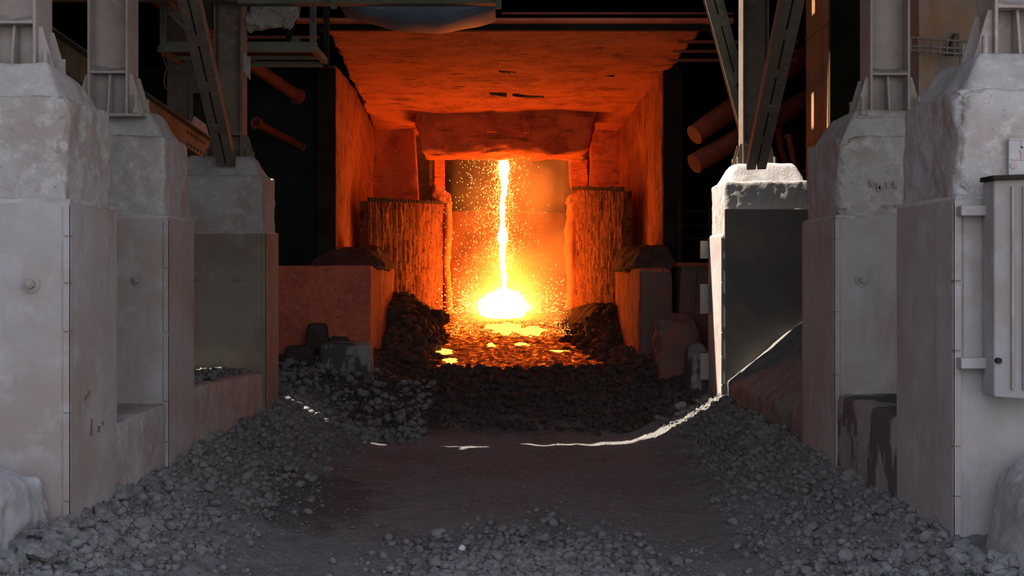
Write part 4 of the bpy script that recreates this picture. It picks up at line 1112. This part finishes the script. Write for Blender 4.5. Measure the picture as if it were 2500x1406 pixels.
rocks = []   # x, y, radius, zone
def scatter(n, fx, rmin, rmax, zone, power=2.2):
    for _ in range(n):
        x, y = fx()
        u = random.random() ** power
        rocks.append((x, y, rmin + (rmax - rmin) * u, zone))
def left_berm():
    y = 8.6 + 13.5 * random.random() ** 1.15
    t = random.random() ** 0.75
    w = 1.25 + 0.02 * (y - 9)
    return -3.55 + w * (1 - t) * random.uniform(0.3, 1.15) , y
def right_berm():
    y = 8.6 + 13.0 * random.random() ** 1.25
    return 3.55 - (1.15 if y < 15 else 0.95) * random.random() ** 1.2, y
def left_slope():
    return random.uniform(-4.2, -1.3), random.uniform(20.5, 25.0)
def right_slope():
    return random.uniform(1.5, 3.4), random.uniform(21.5, 25.5)
def mouth():
    return random.uniform(-2.6, 3.0), random.uniform(22.0, 26.8)
def centre():
    return random.gauss(0.30, 0.62), 11.3 + abs(random.gauss(0, 1.1))
def road():
    return random.uniform(-2.6, 2.6), random.uniform(9.5, 22)
def heap_l():
    return random.uniform(-2.55, -1.15), random.uniform(26.6, 31.5)
def heap_r():
    return random.uniform(1.3, 2.7), random.uniform(26.8, 31.5)
def wall_l3():
    return random.uniform(-4.6, -3.62), random.uniform(15, 19)
scatter(5200, left_berm, 0.012, 0.080, 'left', 3.2)
scatter(4600, right_berm, 0.012, 0.075, 'right', 3.2)
scatter(6000, left_berm, 0.006, 0.022, 'left', 1.0)
scatter(6000, right_berm, 0.006, 0.022, 'right', 1.0)
scatter(1500, left_slope, 0.02, 0.12, 'left slope', 3.4)
scatter(700, right_slope, 0.02, 0.12, 'right slope', 3.4)
scatter(2600, mouth, 0.02, 0.12, 'mouth', 3.4)
scatter(3600, centre, 0.008, 0.075, 'centre', 3.2)
scatter(3000, centre, 0.005, 0.018, 'centre', 1.2)
scatter(5000, road, 0.004, 0.016, 'road', 1.5)
scatter(700, heap_l, 0.03, 0.20, 'left heap', 3.0)
scatter(700, heap_r, 0.03, 0.18, 'right heap', 3.0)
scatter(240, wall_l3, 0.02, 0.08, 'wall top', 2.2)
R = np.array([(a, b, c) for a, b, c, _ in rocks])
Z = ground_z(R[:, 0], R[:, 1])
zones = [z for *_, z in rocks]
for i, z in enumerate(zones):
    if z == 'wall top': Z[i] = 1.46 - (R[i, 1] - 14.7) * 0.042
# pick the largest in view as things
ppx = VX + R[:, 0] * F / R[:, 1]
vis = (ppx > -10) & (ppx < 2510) & (CZ - (1420 - VY) * R[:, 1] / F < Z + R[:, 2])
score = np.where(vis, R[:, 2] / R[:, 1], 0)
order = np.argsort(-score)
big = order[:280]
bigset = set(big.tolist())
def lump_label(i):
    x, y, r = R[i]; zn = zones[i]
    size = 'huge' if r > 0.074 else ('large' if r > 0.062 else ('fist sized' if r > 0.045 else 'small'))
    if zn in ('left', 'right'):
        off = 'against wall' if abs(x) > 3.3 else ('high on slope' if abs(x) > 3.0 else ('mid slope' if abs(x) > 2.65 else 'at berm toe'))
        if zn == 'left':
            B = ((0, 10.4, 'the crumbling bank'), (10.4, 11.8, 'the nearest left pier'), (11.8, 13.5, 'the first left low wall'), (13.5, 14.8, 'the middle left pier'), (14.8, 19.1, 'the second left low wall'), (19.1, 99, 'the farthest left pier'))
        else:
            B = ((0, 10, 'the rounded boulder'), (10, 11.5, 'the nearest right pier'), (11.5, 13.5, 'the stained low wall'), (13.5, 15.1, 'the middle right pier'), (15.1, 20.5, 'the smooth dust bank'), (20.5, 99, 'the far right pier'))
        lo, hi, nm = [b for b in B if b[0] <= y < b[1]][0]
        lo = max(lo, 8.6); hi = min(hi, 22.2); t3 = (y - lo) / (hi - lo)
        end = 'near end' if t3 < 0.33 else ('middle' if t3 < 0.66 else 'far end')
        where = f'{end} of {nm}'
        return f'{size} grey slag lump {off}, {where}', f'{size} slag lumps {off} {where}'
    hs_ = 'large' if r > 0.155 else ('medium sized' if r > 0.125 else 'small')
    side = 'left of centre' if x < 0 else ('right of centre' if x > 0.7 else 'at the centre')
    t = {'left slope': f'{size} grey slag lump on the slope before the red low wall',
         'right slope': f'{size} dark slag lump on the slope right of the pit front',
         'mouth': f'{size} dark slag lump on the pit lip, {side}',
         'centre': f'{size} slag lump on the foreground roadway, {side}',
         'road': f'{size} slag chip on the dusty roadway, {side}',
         'left heap': hs_ + (' lower' if y < 28.5 else ' upper') + (' outer' if x < -1.9 else ' inner') + ' scorched lump in the heap left of the molten pool',
         'right heap': hs_ + (' lower' if y < 28.5 else ' upper') + (' outer' if x > 2.0 else ' inner') + ' scorched lump in the heap right of the molten pool',
         'wall top': f'{size} slag lump lying on top of the left low wall'}[zn]
    return t, t + ' group'
protos = {}
for mt in ('slag_rock', 'slag_dark'):
    protos[mt] = [rock_mesh('slag_lump', 100 + k, 3, mt) for k in range(9)]
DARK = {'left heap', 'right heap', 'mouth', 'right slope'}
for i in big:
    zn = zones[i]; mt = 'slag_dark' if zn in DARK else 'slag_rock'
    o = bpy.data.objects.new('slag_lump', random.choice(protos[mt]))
    COL.objects.link(o)
    r = R[i, 2]
    o.location = (R[i, 0], R[i, 1], Z[i] + r * random.uniform(0.05, 0.5))
    o.scale = (r * random.uniform(0.9, 1.25), r * random.uniform(0.9, 1.2), r * random.uniform(0.8, 1.1))
    o.rotation_euler = (random.uniform(-.5, .5), random.uniform(-.5, .5), random.uniform(0, 6.28))
    lb_, gr_ = lump_label(i); tag(o, lb_, 'slag lump', gr_)
# the rest: crushed slag nobody could count, one object per kind of ground
small = [rock_mesh('t', 300 + k, 1, None) for k in range(10)]
smallV = [np.array([v.co for v in m.vertices]) for m in small]
smallF = [np.array([list(p.vertices) for p in m.polygons]) for m in small]
for m in small: bpy.data.meshes.remove(m)
def gravel(idx, mat, label, name):
    Vs = []; Fs = []; o = 0
    for i in idx:
        k = random.randrange(10); r = R[i, 2]
        a = random.uniform(0, 6.28); t = random.uniform(-.8, .8)
        rot = np.array(Matrix.Rotation(a, 3, 'Z') @ Matrix.Rotation(t, 3, 'X'))
        V = (smallV[k] * np.array([1.15, 1.0, 0.95]) * r) @ rot.T + np.array([R[i, 0], R[i, 1], Z[i] + r * random.uniform(-0.1, 0.55)])
        Vs.append(V); Fs.append(smallF[k] + o); o += len(V)
    V = np.concatenate(Vs); Fa = np.concatenate(Fs)
    me = bpy.data.meshes.new(name)
    me.vertices.add(len(V)); me.vertices.foreach_set('co', V.ravel())
    me.loops.add(Fa.size); me.loops.foreach_set('vertex_index', Fa.ravel())
    me.polygons.add(len(Fa)); me.polygons.foreach_set('loop_start', np.arange(len(Fa)) * 3); me.polygons.foreach_set('loop_total', np.full(len(Fa), 3))
    me.update(calc_edges=True); me.materials.append(M[mat])
    tag(link_mesh(name, me), label, 'rubble', kind='stuff')
rest = [i for i in range(len(rocks)) if i not in bigset]
gravel([i for i in rest if zones[i] not in DARK], 'slag_rock', 'grey crushed slag rubble along the lane sides and roadway', 'slag_rubble')
gravel([i for i in rest if zones[i] in DARK], 'slag_dark', 'dark slag rubble around the molten pool', 'dark_slag_rubble')
# particular boulders
def boulder(px, py, Y, r, label, mat, k, sc=(1, 1, 1)):
    p = at(px, py, Y)
    me = rock_mesh('slag_boulder', 500 + k, 4, mat)
    o = link_mesh('slag_boulder', me, None, p); o.scale = (r * sc[0], r * sc[1], r * sc[2]); o.rotation_euler = (0, 0, k)
    tag(o, label, 'boulder')
boulder(1065, 775, 31.0, 0.34, 'dark boulder at the foot of the left shield', 'slag_dark', 1)
boulder(1020, 800, 30.2, 0.42, 'dark boulder left of the one at the shield foot', 'slag_dark', 2)
boulder(965, 805, 29.5, 0.55, 'biggest dark mass atop the left heap', 'slag_dark', 3, (1, 1, 1.2))
boulder(1480, 810, 30.0, 0.55, 'dark mass at the foot of the right shield', 'slag_dark', 4)
boulder(1400, 835, 30.6, 0.36, 'dark boulder between right heap and pool', 'slag_dark', 5)
boulder(1070, 1302, 12.6, 0.085, 'rounded grey stone in the foreground, left of centre', 'slag_rock', 6)
boulder(1128, 1338, 12.2, 0.035, 'small bluish white stone in the foreground', 'pale_rock', 7)
boulder(1210, 1358, 11.9, 0.085, 'cracked grey stone in the foreground centre', 'slag_rock', 8)
boulder(1322, 1312, 12.5, 0.075, 'grey stone in the foreground, right of centre', 'slag_rock', 9)
boulder(85, 1350, 9.3, 0.12, 'large grey lump near the bottom left corner', 'slag_rock', 10)
boulder(1660, 990, 21.2, 0.10, 'pale stone just before the sunlit streak on the right', 'slag_rock', 11)
